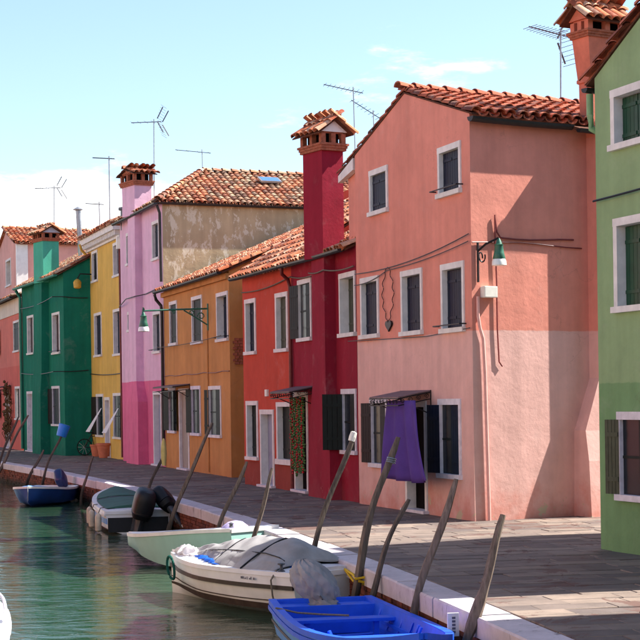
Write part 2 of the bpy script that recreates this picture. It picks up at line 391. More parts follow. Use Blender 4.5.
HOLES = {}
def window(house, fr, u0, u1, z0, z1, leaf='closed', lm='blueshut', fm='stone', depth=0.17, jamb=0.085, lintel=0.11, sillh=0.085, side='L', name='window', leafw=None, rail=False, panes=False):
    """stone surround lining the opening, sill, and shutters; u0 is the end nearer the bridge"""
    HOLES.setdefault(house.name, []).append((u0 + 0.012, u1 - 0.012, z0 + 0.012, z1 - 0.012))
    if leaf == 'open': depth = -0.045
    mb = MB(); D = depth + 0.10
    fr.box(mb, u0, u0 + jamb, z0 + sillh, z1 - lintel, -D, 0.028)
    fr.box(mb, u1 - jamb, u1, z0 + sillh, z1 - lintel, -D, 0.028)
    fr.box(mb, u0 - 0.004, u1 + 0.004, z1 - lintel, z1, -D, 0.032)
    w = mb.build(name, M[fm], house)
    mb = MB(); fr.box(mb, u0 - 0.02, u1 + 0.02, z0, z0 + sillh, -D, 0.075); mb.build('sill', M[fm], w)
    a, b, c, d = u0 + jamb, u1 - jamb, z0 + sillh, z1 - lintel
    def planks(p, q, o0, o1, nm, m):
        mb = MB(); n = 4; k = (q - p) / n
        for i in range(n): fr.box(mb, p + i * k + 0.004, p + (i + 1) * k - 0.004, c + 0.01, d - 0.01, o0, o1)
        fr.box(mb, p + 0.006, q - 0.006, c + 0.015, d - 0.015, o0 + 0.006, o1 - 0.008)
        h = (d - c)
        for zz in (c + h * 0.18, c + h * 0.8): fr.box(mb, p + 0.01, q - 0.03, zz - 0.025, zz + 0.025, o1 + 0.001, o1 + 0.014)
        return mb.build(nm, m, w)
    mid = (a + b) / 2
    if leaf == 'closed':
        planks(a + 0.004, mid - 0.004, -depth - 0.035, -depth, 'shutter', M[lm]); planks(mid + 0.004, b - 0.004, -depth - 0.035, -depth - 0.004, 'shutter', M[lm])
    else:
        mb = MB(); fr.box(mb, a, b, c, d, -D + 0.008, -D + 0.022); mb.build('pane', M['glass'], w)
        mb = MB(); fr.box(mb, mid - 0.025, mid + 0.025, c, d, -D + 0.023, -D + 0.032)
        fr.box(mb, a, mid - 0.026, (c + d) / 2 - 0.02, (c + d) / 2 + 0.02, -D + 0.023, -D + 0.032); fr.box(mb, mid + 0.026, b, (c + d) / 2 - 0.02, (c + d) / 2 + 0.02, -D + 0.023, -D + 0.032)
        mb.build('casement', M['darkshut'], w)
        lw = leafw or (b - a) / 2
        def swung(hu, sgn, ang, nm='shutter'):
            # leaf hinged at hu on the wall face, opened by ang from closed
            mb = MB(); ca, sa = math.cos(ang), math.sin(ang)
            def Q(t, z, th):
                return fr.P(hu + sgn * (t * -ca) + sgn * th * sa * 1.0, z, 0.035 + t * sa + th * ca * -1.0 * (-1 if ca < 0 else 1))
            n = 4; k = lw / n
            for i in range(n):
                t0, t1 = i * k + 0.004, (i + 1) * k - 0.004
                mb.hexa([Q(t0, c, 0), Q(t1, c, 0), Q(t1, c, 0.035), Q(t0, c, 0.035), Q(t0, d, 0), Q(t1, d, 0), Q(t1, d, 0.035), Q(t0, d, 0.035)])
            for zz in (c + (d - c) * 0.2, c + (d - c) * 0.8):
                mb.hexa([Q(0.01, zz - .03, -0.012), Q(lw - .02, zz - .03, -0.012), Q(lw - .02, zz - .03, 0.046), Q(0.01, zz - .03, 0.046), Q(0.01, zz + .03, -0.012), Q(lw - .02, zz + .03, -0.012), Q(lw - .02, zz + .03, 0.046), Q(0.01, zz + .03, 0.046)])
            return mb.build(nm, M[lm], w)
        if 'L' in side: swung(b + 0.01, 1, R(171))
        if 'l' in side: swung(b - 0.02, 1, R(120))
        if 'R' in side: swung(a - 0.01, -1, R(165))
        if 'r' in side: planks(a + 0.004, mid - 0.03, -0.022, -0.006, 'shutter', M[lm])
    if rail:
        mb = MB(); mb.tube([fr.P(u0 - 0.12, z0 + sillh + 0.05, 0.03), fr.P(u0 - 0.12, z0 + sillh + 0.05, 0.16), fr.P(u1 + 0.06, z0 + sillh + 0.05, 0.16), fr.P(u1 + 0.06, z0 + sillh + 0.05, 0.03)], 0.013, 5)
        mb.build('clothes_rail', M['iron'], w)
    return w

def door(house, fr, u0, u1, z1, leafm='greydoor', fm='stone', depth=0.16, jamb=0.1, lintel=0.12, step=True, opened=False):
    HOLES.setdefault(house.name, []).append((u0 + 0.012, u1 - 0.012, -0.02, z1 - 0.012))
    mb = MB(); D = depth + 0.1
    fr.box(mb, u0, u0 + jamb, 0.0, z1 - lintel, -D, 0.028); fr.box(mb, u1 - jamb, u1, 0.0, z1 - lintel, -D, 0.028); fr.box(mb, u0 - .004, u1 + .004, z1 - lintel, z1, -D, 0.032)
    d = mb.build('door', M[fm], house)
    mb = MB(); a, b = u0 + jamb, u1 - jamb
    fr.box(mb, a, b, 0.06, z1 - lintel, -D + 0.005, -depth)
    if not opened:
        h = z1 - lintel
        for p, q in ((0.18, h * 0.42), (h * 0.48, h - 0.14)): fr.box(mb, a + 0.12, b - 0.12, p, q, -depth + 0.001, -depth + 0.016)
    mb.build('leaf', M['dark'] if opened else M[leafm], d)  # opened: a near-black panel stands in for the shade of the room
    if not opened:
        mb = MB(); p = fr.P(a + 0.09, 1.02, -depth + 0.04); mb.lathe(p, [(0.01, -0.04), (0.03, -0.02), (0.03, 0.02), (0.01, 0.04)], 8); mb.build('handle', M['tin'], d)
    if step:
        mb = MB(); fr.box(mb, u0 - 0.05, u1 + 0.05, 0.004, 0.06, -D, 0.12); mb.build('threshold', M['lilacstone'], d)
    return d

# --- roof tiles -----------------------------------------------------------
def tile_shape(r0=0.105, r1=0.085, L=0.44, seg=6, th=0.016):
    v = []; f = []
    def arc(r, y, lift=0.0):
        return [(-r * math.cos(math.pi * k / seg), y, r * math.sin(math.pi * k / seg) * 0.85 + lift) for k in range(seg + 1)]
    A0, A1, B0 = arc(r0, 0, 0.028), arc(r1, L, 0.0), arc(r0 - th, 0.0, 0.022)
    B1 = arc(r1 - th, L, -0.004)
    v = A0 + A1 + B0 + B1; n = seg + 1
    for k in range(seg):
        f.append((k, k + 1, n + k + 1, n + k)); f.append((2 * n + k, 3 * n + k, 3 * n + k + 1, 2 * n + k + 1)); f.append((k, 2 * n + k, 2 * n + k + 1, k + 1))
    return v, f
TILE_V, TILE_F = tile_shape()
def tile_mesh(mat):
    key = 'tile_' + mat.name
    me = bpy.data.meshes.get(key)
    if not me:
        me = bpy.data.meshes.new(key); me.from_pydata(TILE_V, [], TILE_F); me.materials.append(mat)
        me.polygons.foreach_set('use_smooth', [True] * len(me.polygons))
        try: me.set_sharp_from_angle(angle=R(50))
        except Exception: pass
    return me
def tiles(parent, O, a, La, b, Lb, mat, single=False, pitch=0.235, expo=0.34, inside=None, name='tile', seed=1, limit=300, channels=True, visible=None):
    """courses of barrel tiles on the plane O + i*a + j*b ; single = every cover tile its own object"""
    rg = random.Random(seed); root = root_of(parent); a = Vector(a).normalized(); b = Vector(b).normalized()
    zn = a.cross(b).normalized()
    if zn.z < 0: zn = -zn
    x = b.cross(zn).normalized()
    stuff = MB(); chan = MB(); cnt = 0
    nu = int(La / pitch); nv = int(math.ceil(Lb / expo))
    pts = [(i, j) for i in range(nu + 1) for j in range(nv)]
    for i, j in pts:
        for ch in ((False, True) if channels else (False,)):
            p = i * pitch + (pitch / 2 if ch else 0) + 0.02; q = j * expo
            if p > La or (inside and not inside(p, q + expo * .4)): continue
            sc = 1.0 + rg.uniform(-0.05, 0.05)
            yaw = rg.uniform(-0.05, 0.05); pit = rg.uniform(-0.012, 0.02)
            pos = Vector(O) + a * (p + rg.uniform(-.012, .012)) + b * (q - (0.05 if j == 0 else 0) + rg.uniform(-.02, .02)) + zn * (0.012 if not ch else 0.075)
            bx = (x * math.cos(yaw) + b * math.sin(yaw)); by = (b * math.cos(yaw) - x * math.sin(yaw)); by = (by + zn * pit).normalized()
            zz = zn if not ch else -zn
            xx = by.cross(zz).normalized(); zz2 = xx.cross(by)
            m = Matrix(((xx.x, by.x, zz2.x, pos.x), (xx.y, by.y, zz2.y, pos.y), (xx.z, by.z, zz2.z, pos.z), (0, 0, 0, 1)))
            if not ch and single and cnt < limit and (visible is None or visible(p, q)):
                o = bpy.data.objects.new(name, tile_mesh(mat)); COL.objects.link(o); o.parent = parent
                o.matrix_local = Matrix.Translation(-root.location) @ m @ Matrix.Scale(sc, 4); cnt += 1
            else:
                tgt = chan if ch else stuff
                n = len(tgt.v); tgt.v += [m @ (Vector(v) * sc) for v in TILE_V]; tgt.f += [tuple(n + k for k in f) for f in TILE_F]
    if stuff.v: stuff.build('cover_tiles', mat, parent, kind='stuff')
    if chan.v: chan.build('channel_tiles', mat, parent, kind='stuff')

def slab(parent, pts, th, mat, name='roof'):
    """thin roof board: polygon pts (3D) thickened downwards"""
    mb = MB(); dn = Vector((0, 0, -th)); pts = [Vector(p) for p in pts]
    mb.face(*pts); mb.face(*[p + dn for p in reversed(pts)])
    for i in range(len(pts)): j = (i + 1) % len(pts); mb.face(pts[i], pts[j], pts[j] + dn, pts[i] + dn)
    return mb.build(name, mat, parent)

def gutter(house, p, q, r=0.075, mat='gutter', name='gutter'):
    mb = MB(); p, q = Vector(p), Vector(q); d = (q - p).normalized(); side = Vector((-d.y, d.x, 0)).normalized()
    def ring(c, rr): return [c + side * rr * math.cos(t) + Vector((0, 0, 1)) * rr * math.sin(t) for t in [math.pi * (1 + k / 6) for k in range(7)]]
    N = 8; rows = []; rows2 = []
    for i in range(N + 1):
        c = p.lerp(q, i / N) + Vector((0, 0, -0.012 * math.sin(math.pi * i / N)))
        rows.append(ring(c, r)); rows2.append(ring(c, r - 0.012))
    mb.grid(rows); mb.grid(rows2); mb.face(*rows[0]); mb.face(*rows[-1])
    for rw, rw2 in ((0, 0),): 
        for e in (0, 6): mb.grid([[rows[i][e] for i in range(N + 1)], [rows2[i][e] for i in range(N + 1)]])
    g = mb.build(name, M[mat], house)
    return g

def pipe(house, pts, r=0.045, mat='gutter', name='downpipe'):
    return MB().tube(pts, r, 10).build(name, M[mat], house, smooth=True)

def cable(label, pts, r=0.011, mat='iron', group=None):
    o = MB().tube(pts, r, 5).build('cable', M[mat], None)
    return tag(o, label, 'cable', group)
def sag(p, q, drop, n=10): return [Vector(p).lerp(Vector(q), i / n) - V(0, 0, drop * 4 * (i / n) * (1 - i / n)) for i in range(n + 1)]

def chimney_cap(chim, fr, u0, u1, o0, o1, z, ridge='o', bodym='brick', pedm='white', tilem='tile', h=0.42, over=0.14, rise=0.3, single=True):
    """open smoke chamber on little piers under a two-pitch tile roof. ridge 'o': ridge runs out of the wall, 'u': along it"""
    mb = MB()
    bh = min(.17, h * .42)
    fr.box(mb, u0 - .01, u1 + .01, z, z + bh * .35, o0 - .01, o1 + .01); fr.box(mb, u0 - .03, u1 + .03, z + bh * .35, z + bh * .7, o0 - .03, o1 + .03); fr.box(mb, u0 - .055, u1 + .055, z + bh * .7, z + bh, o0 - .055, o1 + .055)
    mb.build('brick_band', M['brick'], chim)
    mb = MB(); zb = z + bh; zt = z + h; um, om = (u0 + u1) / 2, (o0 + o1) / 2; w = 0.11
    for a in (u0, um - w / 2, u1 - w):
        for c in (o0, om - w / 2, o1 - w):
            if abs(a - (um - w / 2)) < 1e-6 and abs(c - (om - w / 2)) < 1e-6: continue
            fr.box(mb, a, a + w, zb, zt, c, c + w)
    fr.box(mb, u0 + .04, u1 - .04, zt, zt + 0.05, o0 + .04, o1 - .04)
    mb.build('pier', M[bodym], chim)
    mb = MB(); fr.box(mb, u0 + .12, u1 - .12, zb, zt, o0 + .12, o1 - .12); mb.build('flue', M['dark'], chim)
    zr = zt + 0.05 + rise; ze = zt + 0.03
    U0, U1, O0, O1 = u0 - over, u1 + over, o0 - over, o1 + over
    if ridge == 'o':
        mb = MB()
        for oo in (o1 + .01, o0 - .01): mb = MB(); mb.loft([[fr.P(u0 - .03, ze, oo), fr.P(u1 + .03, ze, oo), fr.P(um, zr - .02, oo)], [fr.P(u0 - .03, ze, oo - .06 * (1 if oo > om else -1)), fr.P(u1 + .03, ze, oo - .06 * (1 if oo > om else -1)), fr.P(um, zr - .02, oo - .06 * (1 if oo > om else -1))]]); mb.build('pediment', M[pedm], chim)
        for uu in (U0, U1):
            e0, e1, r0, r1 = fr.P(uu, ze - .04, O0), fr.P(uu, ze - .04, O1), fr.P(um, zr, O0), fr.P(um, zr, O1)
            s = slab(chim, [e0, e1, r1, r0], 0.03, M['board'], 'cap_roof')
            tiles(s, e0, e1 - e0, (e1 - e0).length, r0 - e0, (r0 - e0).length, M[tilem], single, pitch=0.2, expo=0.36, channels=False)
        a, b = fr.P(um, zr - 0.01, O0 - .03), fr.P(um, zr - 0.01, O1 + .03)
    else:
        mb = MB()
        for uu in (u0 - .01, u1 + .01):
            sg = 1 if uu > um else -1
            mb.loft([[fr.P(uu, ze, o0 - .03), fr.P(uu, ze, o1 + .03), fr.P(uu, zr - .02, om)], [fr.P(uu - .06 * sg, ze, o0 - .03), fr.P(uu - .06 * sg, ze, o1 + .03), fr.P(uu - .06 * sg, zr - .02, om)]])
            mb.build('pediment', M[pedm], chim); mb = MB()
        for oo in (O0, O1):
            e0, e1, r0, r1 = fr.P(U0, ze - .04, oo), fr.P(U1, ze - .04, oo), fr.P(U0, zr, om), fr.P(U1, zr, om)
            s = slab(chim, [e0, e1, r1, r0], 0.03, M['board'], 'cap_roof')
            tiles(s, e0, e1 - e0, (e1 - e0).length, r0 - e0, (r0 - e0).length, M[tilem], single, pitch=0.2, expo=0.36, channels=False)
        a, b = fr.P(U0 - .03, zr - .01, om), fr.P(U1 + .03, zr - .01, om)
    ridge_tiles(chim, a, b, M[tilem])

def ridge_tiles(parent, p, q, mat, expo=0.36, name='ridge_tile'):
    root = root_of(parent); p, q = Vector(p), Vector(q); d = (q - p).normalized(); n = max(1, int((q - p).length / expo)); ex = (q - p).length / n
    x = d.cross(V(0, 0, 1)).normalized(); z = x.cross(d)
    for i in range(n):
        c = p + d * (i * ex) + z * 0.02
        m = Matrix(((x.x, d.x, z.x, c.x), (x.y, d.y, z.y, c.y), (x.z, d.z, z.z, c.z), (0, 0, 0, 1)))
        o = bpy.data.objects.new(name, tile_mesh(mat)); COL.objects.link(o); o.parent = parent
        o.matrix_local = Matrix.Translation(-root.location) @ m @ Matrix.Diagonal((1.25, ex / 0.42, 1.15, 1))

def finish_walls(house, fr, e, L, D, z_eave, mat, kind='eave', z_ridge=None, u_ridge=None, topline=None, side_mats=None, side_top=None, u_start=0.0):
    """front skin with the openings cut, then flanks and back. e: depth direction"""
    e = Vector(e).to_2d().normalized()
    mb = MB(); wall_with_holes(mb, fr, L, -0.05, z_eave, HOLES.get(house.name, []), u_start, topline)
    mb.build('wall', M[mat], house)
    def Q(u, s, z):
        p = fr.A + fr.d * u + e * s; return V(p.x, p.y, z)
    sm = side_mats or (mat, mat)
    for u, m in ((u_start, sm[0]), (L, sm[1])):
        mb = MB()
        zt = topline[0][1] if (topline and u == u_start) else (topline[-1][1] if topline else z_eave)
        if kind == 'eave' and z_ridge: mb.face(Q(u, 0, -.05), Q(u, D, -.05), Q(u, D, z_eave), Q(u, D / 2, z_ridge), Q(u, 0, z_eave))
        else: mb.face(Q(u, 0, -.05), Q(u, D, -.05), Q(u, D, zt), Q(u, 0, zt))
        mb.build('wall', M[m], house)
    mb = MB()
    tl = topline or [(u_start, z_eave), (L, z_eave)]
    mb.face(Q(u_start, D, -.05), Q(L, D, -.05), *[Q(u, D, z) for u, z in reversed(tl)]); mb.build('wall', M[sm[1]], house)
    return Q

# ------------------------------------------------------------------ the setting: water, quay, pavement
def quay_x(y): return -0.00215933 * y * y - 0.11309026 * y + 4.475037
def quay_pt(y, w=0.0):
    """point w metres landward of the pavement edge of the quay stones"""
    dx = -2 * 0.00215933 * y - 0.11309026; n = Vector((1, -dx)).normalized()
    return Vector((quay_x(y) + n.x * w, y + n.y * w))
WATER = -0.70
mb = MB(); mb.face((-600, -300, WATER), (600, -300, WATER), (600, 900, WATER), (-600, 900, WATER))
o = mb.build('water', M['water']); o['kind'] = 'structure'

# land sheet under the paving
ys = [-30 + i * 2.0 for i in range(70)]
mb = MB(); mb.grid([[V(*quay_pt(y, -0.05), -0.03), V(*quay_pt(y, 0.6), -0.03), V(quay_x(y) + 60, y + 8, -0.03), V(quay_x(y) + 400, y + 30, -0.03)] for y in ys])
mb.face(V(*quay_pt(ys[-1], -0.05), -0.03), V(quay_x(ys[-1]) + 400, ys[-1] + 30, -0.03), V(400, 900, -0.03), V(-600, 900, -0.03))
pav = mb.build('pavement', M['joint']); pav['kind'] = 'structure'

# paving slabs: the near ones singly, the far ones joined
slab_meshes = []
for k in range(6):
    mb = MB(); rg = random.Random(50 + k); c = 0.012
    j = lambda: rg.uniform(-0.006, 0.006)
    b = [(-.5 + .008 + j() * .5, -.5 + .014), (.5 - .008 + j() * .5, -.5 + .014), (.5 - .008, .5 - .014), (-.5 + .008, .5 - .014)]
    t2 = [(x * 0.985, y * 0.965) for x, y in b]
    mb.loft([[V(x, y, -.04) for x, y in b], [V(x, y, -.008) for x, y in b], [V(x, y, 0.0) for x, y in t2]])
    me = bpy.data.meshes.new('paving_slab'); me.from_pydata([tuple(v) for v in mb.v], [], mb.f); me.materials.append(M['slab']); slab_meshes.append(me)
far = MB(); n_single = 0; rg = random.Random(3)
y = 13.4
while y < 92:
    dep = rg.uniform(0.36, 0.44); yc = y + dep / 2
    dx = -2 * 0.00215933 * yc - 0.11309026; nrm = Vector((1, -dx)).normalized(); tan = Vector((dx, 1)).normalized()
    ang = math.atan2(nrm.y, nrm.x); w = 0.01 - rg.uniform(0, 0.4)
    wmax = 5.6 if yc < 23 else (9.5 if yc < 31 else 5.0)
    while w < wmax:
        ln = rg.uniform(0.62, 0.98); w0 = max(w, 0.008); lc = (w0 + w + ln) / 2; ll = w + ln - w0
        if ll > 0.12:
            p = quay_pt(yc, lc); z = rg.uniform(-0.006, 0.004)
            tx, ty = rg.uniform(-.006, .006), rg.uniform(-.008, .008)
            near = yc < 26 and p.x < 6.2 and n_single < 300
            if near:
                o = bpy.data.objects.new('paving_slab', rg.choice(slab_meshes)); COL.objects.link(o); o.parent = pav
                o.location = (p.x, p.y, z); o.rotation_euler = (tx, ty, ang); o.scale = (ll, dep, 1); n_single += 1
            else:
                m = Matrix.Translation((p.x, p.y, z)) @ Matrix.Rotation(ang, 4, 'Z') @ Matrix.Rotation(tx, 4, 'X') @ Matrix.Diagonal((ll, dep, 1, 1))
                n = len(far.v); src = rg.choice(slab_meshes)
                far.v += [m @ v.co for v in src.vertices]; far.f += [tuple(n + i for i in f.vertices) for f in src.polygons]
        w += ln
    y += dep
far.build('paving_slabs', M['slab'], pav, kind='stuff')

# quay: stone edge blocks over a brick face
mb = MB(); rows = []
for y in [4 + i * 1.5 for i in range(60)]:
    rows.append([V(*quay_pt(y, -0.02), -0.05), V(*quay_pt(y, -0.345), -0.05), V(*quay_pt(y, -0.345), -2.2), V(*quay_pt(y, -0.02), -2.2)])
mb.grid(rows, True); quay = mb.build('quay_wall', M['antifoul']); quay['kind'] = 'structure'
y = 6.0; rg = random.Random(11)
while y < 84:
    ln = rg.uniform(1.3, 2.1); g_ = 0.012; hh = 0.215 + rg.uniform(-.01, .01); jz = rg.uniform(-.008, .004); jo = rg.uniform(-.012, .012); mb = MB()
    rows = []
    for t_ in (g_, ln / 2, ln - g_):
        yy = y + t_ * 0.97
        a, b = quay_pt(yy, -0.005), quay_pt(yy, -0.40 + jo)
        a2, b2 = quay_pt(yy, -0.012), quay_pt(yy, -0.385 + jo); b3 = quay_pt(yy, -0.4 + jo)
        rows.append([V(*a, -hh), V(*a, jz - .01), V(*a2, jz + .004), V(*b2, jz), V(*b3, jz - .02), V(*b, -hh)])
    mb.loft(rows); mb.build('edge_stone', M['istrian'], quay); y += ln * 0.97
bricks = MB(); rg = random.Random(5)
for c in range(9):
    z0 = -0.225 - c * 0.075; y = 8.0 + (c % 2) * 0.13
    while y < 84:
        ln = 0.26; j = rg.uniform(-.012, .010); a0, a1 = quay_pt(y + .006, -0.33), quay_pt(y + ln - .006, -0.33); b0, b1 = quay_pt(y + .006, -0.372 + j), quay_pt(y + ln - .006, -0.372 + j)
        if rg.random() > 0.03: bricks.hexa([V(*a0, z0 - .064), V(*a1, z0 - .064), V(*b1, z0 - .064), V(*b0, z0 - .064), V(*a0, z0), V(*a1, z0), V(*b1, z0), V(*b0, z0)])
        y += ln
bricks.build('brick_face', M['quaybrick'], quay, kind='stuff')
#HOUSES
# ------------------------------------------------------------------ houses
def canopy(house, fr, u0, u1, z, out, drop, fringe=True, m='canopyroof'):
    mb = MB(); mb.hexa([fr.P(u0, z - .02, 0), fr.P(u1, z - .02, 0), fr.P(u1, z - drop - .02, out), fr.P(u0, z - drop - .02, out), fr.P(u0, z, 0), fr.P(u1, z, 0), fr.P(u1, z - drop, out), fr.P(u0, z - drop, out)])
    c = mb.build('canopy', M[m], house)
    mb = MB(); zf = z - drop - .035
    ends = [fr.P(u0, z - .035, .01), fr.P(u0, zf, out), fr.P(u1, zf, out), fr.P(u1, z - .035, .01)]
    mb.tube(ends, 0.014, 5); mb.tube([p - V(0, 0, .13) for p in ends], 0.011, 5)
    for u in (u0, u1): mb.tube([fr.P(u, z - .45, .01), fr.P(u, zf - .1, out * .75)], 0.012, 5); mb.tube([fr.P(u, z, .012), fr.P(u, z - .48, .012)], 0.012, 5)
    if fringe:
        def scroll(p, q, n):
            for i in range(n):
                c0 = p.lerp(q, (i + .5) / n) - V(0, 0, .065); dr = (q - p).normalized()
                mb.tube([c0 + dr * (math.cos(t) * r_) + V(0, 0, math.sin(t) * r_) for t, r_ in [(k * .75, .05 - .0035 * k) for k in range(12)]], 0.007, 4)
        scroll(ends[1], ends[2], 9); scroll(ends[0], ends[1], 4); scroll(ends[3], ends[2], 4)
    mb.build('ironwork', M['iron'], c)
    return c

def breast(house, fr, sections, mat, chim_fr=None, name='chimney_breast'):
    mb = MB(); fr.prism(mb, sections); return mb.build(name, M[mat], house)

# ---- salmon pink house with the gable to the canal
P_A = (2.69, 30.04); pe = Vector((0.86, 0.51)).normalized()
pink = thing('house', 'salmon pink gabled house with a purple door curtain and orange lit flank', 'house', (*P_A, 0))
pf = Fr(P_A, (-.316, .949)); ps = Fr(P_A, pe, (.51, -.86))
window(pink, pf, 4.05, 5.10, 5.88, 6.81, depth=.02); window(pink, pf, .38, 1.44, 5.82, 6.75, depth=.05, rail=True)
window(pink, pf, 4.65, 5.72, 3.41, 4.67, depth=.07); window(pink, pf, 2.30, 3.40, 3.38, 4.64, depth=.08); window(pink, pf, .31, 1.37, 3.35, 4.61, depth=.07, rail=True)
window(pink, pf, 4.25, 5.24, .79, 2.20, 'open', 'blackshut', side='Lr', fm='lilacstone'); window(pink, pf, .54, 1.58, .71, 2.16, 'open', 'blueshut', side='Lr', fm='lilacstone')
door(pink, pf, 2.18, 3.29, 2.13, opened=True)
PL = 6.0
Qp = finish_walls(pink, pf, pe, PL, 7.0, 7.09, 'pink', 'gable', topline=[(0, 7.165), (3.11, 8.052), (PL, 7.255)])
mb = MB()
mb.face(Qp(PL, .12, 4.9), Qp(PL + .72, .12, 4.9), Qp(PL + .72, .12, 7.05), Qp(PL, .12, 7.25)); mb.face(Qp(PL + .72, .12, 4.9), Qp(PL + .72, 7, 4.9), Qp(PL + .72, 7, 7.02), Qp(PL + .72, .12, 7.02))
mb.build('wall', M['pink'], pink)
zr_p = 8.08
def zpr(u): return zr_p - .285 * (3.11 - u)
def zpl(u): return zr_p - .275 * (u - 3.11)
rp = slab(pink, [Qp(-.13, -.02, zpr(-.13)), Qp(-.13, 7.1, zpr(-.13)), Qp(3.11, 7.1, zr_p), Qp(3.11, -.02, zr_p)], .03, M['board'])
e0 = Qp(-.15, .05, zpr(-.15)); bb = Qp(3.11, .05, zr_p) - e0
tiles(rp, e0, V(*pe, 0), 7.1, bb, bb.length, M['tilered'], True, inside=None, visible=lambda p, q: p < 5.6, seed=2, pitch=.25, expo=.36)
rl = slab(pink, [Qp(3.11, -.02, zr_p), Qp(3.11, 7.1, zr_p), Qp(7.02, 7.1, zpl(7.02)), Qp(7.02, -.02, zpl(7.02))], .03, M['board'])
e0 = Qp(7.02, .05, zpl(7.02)); bb = Qp(3.11, .05, zr_p) - e0
tiles(rl, e0, V(*pe, 0), 7.1, bb, bb.length, M['tilered'], False, seed=3)
ridge_tiles(rp, Qp(3.11, -.16, zr_p + .05), Qp(3.11, 7.1, zr_p + .05), M['tilered'])
mb = MB(); mb.hexa([Qp(6.05, -.03, zpl(6.05) - .30), Qp(7.0, -.03, zpl(7.0) - .20), Qp(7.0, .1, zpl(7.0) - .20), Qp(6.05, .1, zpl(6.05) - .30), Qp(6.05, -.03, zpl(6.05) - .055), Qp(7.0, -.03, zpl(7.0) - .055), Qp(7.0, .1, zpl(7.0) - .055), Qp(6.05, .1, zpl(6.05) - .055)])
mb.build('verge_board', M['stone'], rl)
gutter(pink, Qp(-.15, -.06, 7.085), Qp(-.15, 2.2, 7.085), .09)
# little roof carried out over the flank chimney
rx = slab(pink, [Qp(-.45, 2.2, 6.99), Qp(-.45, 3.95, 6.99), Qp(.05, 3.95, 7.14), Qp(.05, 2.2, 7.14)], .06, M['board'], 'chimney_eave')
gutter(pink, Qp(-.49, 2.16, 6.97), Qp(-.49, 3.95, 6.97), .07)
breast(pink, ps, [(-.02, 2.22, 3.9, -.1, .50), (1.0, 2.24, 3.9, -.1, .42), (1.55, 2.25, 3.9, -.1, .32), (2.5, 2.62, 3.75, -.1, .28), (6.94, 2.62, 3.75, -.1, .28)], 'pink')
chim = breast(pink, ps, [(6.9, 2.62, 3.34, -.16, .2), (7.9, 2.60, 3.34, -.16, .2), (7.92, 2.57, 3.37, -.19, .23), (7.97, 2.57, 3.37, -.19, .23), (7.99, 2.58, 3.35, -.17, .21), (8.74, 2.50, 3.38, -.22, .25)], 'brickred', name='chimney')
chimney_cap(chim, ps, 2.48, 3.40, -.24, .27, 8.72, 'u', 'brickred', 'brickred', 'tile', h=.30, over=.14, rise=.24)
mb = MB(); mb.tube([ps.P(.10, 3.95, .04), ps.P(.10, 3.6, .04), ps.P(.13, 3.4, .045), ps.P(.20, 3.2, .045), ps.P(.23, 2.6, .045), ps.P(.28, .0, .045)], .03, 10); mb.build('downpipe', M['palepipe'], pink, smooth=True)
cn = canopy(pink, pf, 1.95, 3.5, 2.33, .66, .12)

# ---- purple curtain hung from the canopy in front of the door
mb = MB(); rows = []; N = 36
for i in range(15):
    t_ = i / 14; row = []
    for j in range(N + 1):
        k = j / N
        u = (1.45 + (2.85 - 1.45) * k) * (1 - t_) + (.66 + (3.1 - .66) * k) * t_
        fold = (.02 + .06 * t_) * math.sin(k * 21 + 1.2 * math.sin(t_ * 2.2)) + .04 * t_ * math.sin(k * 8 + 1)
        o_ = .52 + fold + .05 * math.sin(t_ * 2.6) 
        z = 2.14 - t_ * (1.47 + .05 * math.cos((k - .5) * 5.0)) - .02 * math.sin(k * 9) * t_
        row.append(pf.P(u, z, o_))
    rows.append(row)
mb.grid(rows); o = mb.build('curtain', M['purple'], smooth=True)
sm = o.modifiers.new('thickness', 'SOLIDIFY'); sm.thickness = .006
tag(o, 'purple cloth curtain hanging from an iron canopy over a pink doorway', 'curtain')

# ---- crimson house with the tall flared chimney
C_A = (.79, 36.02); ce = Vector((.93, .36)).normalized()
crim = thing('house', 'dark crimson house with a flared chimney breast rising through its roof', 'house', (*C_A, 0))
cf = Fr(C_A, (-.278, .960))
window(crim, cf, .02, 1.18, 3.51, 4.89, lm='olive', depth=.17); window(crim, cf, 3.40, 4.55, 3.54, 4.99, 'open', 'darkshut', side='Lr')
window(crim, cf, .06, 1.12, 1.00, 2.40, 'open', 'darkshut', side='lr', fm='lilacstone')
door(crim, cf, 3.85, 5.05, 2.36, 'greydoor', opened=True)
CL = 5.17; cD = 7.0; c_ze = 5.42
Qc = finish_walls(crim, cf, ce, CL, cD, c_ze, 'crimson', 'eave', z_ridge=c_ze + 3.5 * .46)
rc = slab(crim, [Qc(.0, -.22, c_ze - .06), Qc(CL, -.22, c_ze - .06), Qc(CL, cD / 2, c_ze + 3.5 * .46 + .03), Qc(0, cD / 2, c_ze + 3.5 * .46 + .03)], .05, M['board'])
e0 = Qc(0, -.24, c_ze - .06); bb = Qc(0, cD / 2, c_ze + 3.5 * .46 + .03) - e0
tiles(rc, e0, V(*cf.d, 0), CL, bb, bb.length, M['tile'], True, seed=4, inside=lambda p, q: not (1.35 < p < 2.7 and -.1 < q < .66))
slab(crim, [Qc(0, cD / 2, c_ze + 3.5 * .46 + .03), Qc(CL, cD / 2, c_ze + 3.5 * .46 + .03), Qc(CL, cD + .2, c_ze - .06), Qc(0, cD + .2, c_ze - .06)], .06, M['tile'], 'roof')
ridge_tiles(rc, Qc(0, cD / 2, c_ze + 3.5 * .46 + .08), Qc(CL, cD / 2, c_ze + 3.5 * .46 + .08), M['tile'])
mb = MB(); mb.hexa([Qc(u, s, z) for z in (-.05, 7.9) for u, s in ((.0, 4.2), (5.1, 4.2), (5.1, 8.0), (.0, 8.0))]); mb.build('shade_wing', M['crimson'], crim)  # added block out of view; stops sun over the roof reaching the quay pavement
